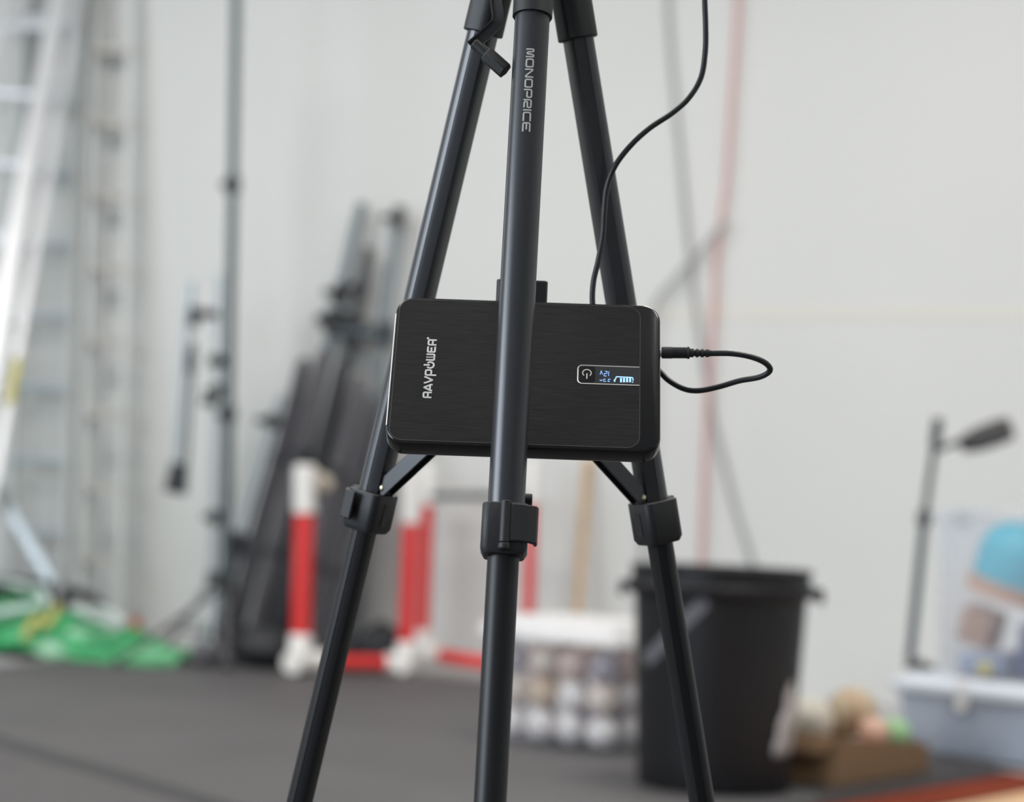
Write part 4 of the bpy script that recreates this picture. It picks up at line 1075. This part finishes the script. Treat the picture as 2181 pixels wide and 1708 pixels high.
# folded blue cloth inside the lower bin
def inside(label, cen_, ax, ay, hx, hy, z0, z1, m_, name, cat, n=.02):
    b = MB(); rings = []
    for k in range(7):
        f = k / 6; z = z0 + (z1 - z0) * f; s = 1 - .06 * abs(f - .5) * 2
        rings.append([V((cen_.x, cen_.y, z)) + ax * u * s + ay * v * s for u, v in rrect(hx, hy, min(hx, hy) * .5, 5)])
    b.quadstrip(rings)
    for v in b.bm.verts:
        if v.co.z > z0 + .001: v.co += V((NZ.noise(v.co * 11), NZ.noise(v.co * 11 + V((3, 3, 1))), NZ.noise(v.co * 11 + V((1, 7, 5))))) * n
    return tag(b.build(name, m_, smooth=60), label, cat)
inside('folded blue cloth filling the lower storage bin at the right', bc1, fa, fb, LB / 2 - .085, WB_ / 2 - .075, MT + .011, MT + Z1 - .06, mat('denim_blue', (.36, .45, .58), .85), 'folded_cloth', 'cloth', .012)
ZT = MT + Z1 + .032
ub = fl + fa * .10 + fb * .03
LU, WU = .62, .40
bc2 = ub + fa * LU / 2 + fb * WU / 2
ZU = P(1985, 1075, 6.6).z - ZT - .02
upb = tub('tall cloudy clear bin of coloured things stacked on the blue bin at the right edge', bc2, fa, fb, LU / 2, WU / 2, ZU, ZT, m_cloudy, clear_mat('clear_lid', (.74, .76, .80), .12, .3), .95, lidh=.02)
m_navy = mat('navy_cloth', (.075, .10, .23), .85); m_tq = mat('turquoise', (.04, .42, .56), .5); m_bandt = mat('tan_band', (.55, .33, .22), .6); m_boxt = mat('tan_carton', (.45, .29, .22), .7)
inside('pale blue cloth under the tan carton in the upper bin', bc2 - fa * .172, fa, fb, .082, WU / 2 - .055, ZT + .012, ZT + ZU * .15, mat('pale_blue_cloth', (.34, .42, .58), .85), 'pale_blue_cloth', 'cloth', .012)
inside('dark navy cloth filling the bottom of the upper bin', bc2 + fa * .095, fa, fb, .155, WU / 2 - .055, ZT + .012, ZT + ZU * .36, m_navy, 'navy_cloth', 'cloth', .015)
zc = ZT + ZU * .36 + .034
# turquoise drum with a tan band
def on_axis(px, py, o, n):
    d = ray(px, py); return CAMP + d * ((o - CAMP).dot(n) / d.dot(n))
dcn = on_axis(2162, 1180, bc2 - fb * .03, fb)
dcn.z = zc
dr = thing('turquoise_drum', (dcn.x, dcn.y, zc), 'big turquoise round drum with a tan band inside the upper bin', 'drum')
DR = .125
dc_ = V((dcn.x, dcn.y, zc)); tax = (fa * .30 + V((0, 0, .95))).normalized()
b = MB(); b.lathe(dc_ + V((0, 0, .115)), tax, [(DR * .92, -.032), (DR, -.03), (DR, .06), (DR * .96, .085), (DR * .75, .125), (DR * .4, .148), (.005, .152)], 40); b.build('drum_shell', m_tq, dr, smooth=50)
b = MB(); b.lathe(dc_ + V((0, 0, .115)) - tax * .055, tax, [(DR * .96, -.028), (DR * 1.05, -.026), (DR * 1.05, .022), (DR * .96, .024)], 40); b.build('drum_band', m_bandt, dr)
b = MB(); pz_ = dc_ + V((.02, 0, .165)) - V((.02, DR * .93, 0)); b.sphere(pz_ + V((0, .012, 0)), .03, 14, (.55, .45, 1)); b.build('drum_patch', mat('pale_patch', (.55, .62, .66), .6), dr)
cb_ = on_axis(2074, 1320, bc2 - fb * .07, fb) + fa * .030
b = MB(); b.box(V((cb_.x, cb_.y, zc)), (fa * math.cos(.0) + V((0, 0, -.28))).normalized(), fb, (V((0, 0, 1)) + fa * .28).normalized(), .055, .045, .058)
mn = min(v.co.z for v in b.bm.verts)
for v in b.bm.verts: v.co.z += ZT + ZU * .15 + .010 - mn
tag(b.build('tan_carton', m_boxt, bevel=.006), 'tilted tan carton at the left inside the upper bin', 'carton')
yc = P(2098, 1428, bc2.y - .12); yb = bc2 - fb * (WU / 2 * .97 - .012) + fa * .02
yy = V((P(2098, 1420, 6.7).x, 6.7, ZT + .05)); 
# keep the yellow ball just in front of the navy cloth, behind the bin's front face
tvec = (bc2 - fb * (WU / 2 * .955 - .030)) ; sx_ = 0.0
best = min(((P(2098, 1424, Y_ / 100.0), Y_) for Y_ in range(600, 760)), key=lambda q: abs((q[0] - tvec).dot(fb)))[0]
ball(V((best.x, best.y, max(ZT + .0085 + .022, best.z * 0 + ZT + .031))), mat('ball_yellow', (.70, .62, .12), .5), 'small yellow ball pressed against the front of the upper bin', None, .022, name='yellow_ball', seam=False)

# ---- clamp lamp standing on the lid of the lower bin
LY = fl.y - .0
def on_lid(px, py): return G(px, py, ZT)
lb_ = on_lid(1937, 1424)
lp = thing('desk_lamp', (lb_.x, lb_.y, ZT), 'slim adjustable lamp with a dark head standing on the blue bin lid', 'lamp')
Yl = lb_.y
p0, p1, p2 = V((lb_.x, lb_.y, ZT + .02)), P(1969, 1100, Yl), P(1998, 895, Yl)
b = MB(); b.tube([p0, p1], .0145, 16); b.build('lower_pole', m_teal, lp)
b = MB(); b.tube([p1, p2], .0115, 16); b.build('upper_pole', m_knob, lp)
c = p1; d = (p2 - p1).normalized(); b = MB(); b.cyl(c - d * .03, c + d * .02, .022, 16); b.build('height_clamp', m_knob, lp, bevel=.004)
b = MB(); b.cyl(p2 - d * .085, p2 + d * .006, .0175, 16); b.build('pole_cap', m_knob, lp, bevel=.003)
b = MB(); b.tube(catmull([P(1990, 960, Yl), P(2012, 952, Yl - .01), P(2040, 942, Yl - .02), P(2062, 935, Yl - .02)], 6), .0095, 14); b.build('lamp_arm', m_knob, lp)
h0, h1 = P(2046, 948, Yl - .02), P(2154, 910, Yl - .08); hd = (h1 - h0).normalized(); hx_ = hd.cross(V((0, 1, 0))).normalized(); hy_ = hx_.cross(hd)
b = MB(); rings = []
for f, s_ in ((0, .45), (.08, .7), (.35, .95), (.75, 1), (.96, .92), (1, .7)):
    cc_ = h0.lerp(h1, f); rings.append([cc_ + hx_ * u * s_ + hy_ * v * s_ for u, v in rrect(.040, .050, .014, 4)])
b.quadstrip(rings); b.build('lamp_head', mat('lamp_head', (.060, .055, .055), .45), lp, smooth=50)
b = MB(); b.lathe((lb_.x + .035, lb_.y, ZT + .0005), (0, 0, 1), [(.048, 0), (.05, .004), (.048, .014), (.02, .019), (.013, .03)], 32); b.build('lamp_base', m_knob, lp)
b = MB(); b.bar(V((lb_.x, lb_.y, ZT + .018)), V((lb_.x + .04, lb_.y, ZT + .018)), .02, .014); b.build('base_joint', m_knob, lp, bevel=.002)

# tidy the builder's scratch property
for o in bpy.data.objects:
    if '_o' in o: del o['_o']
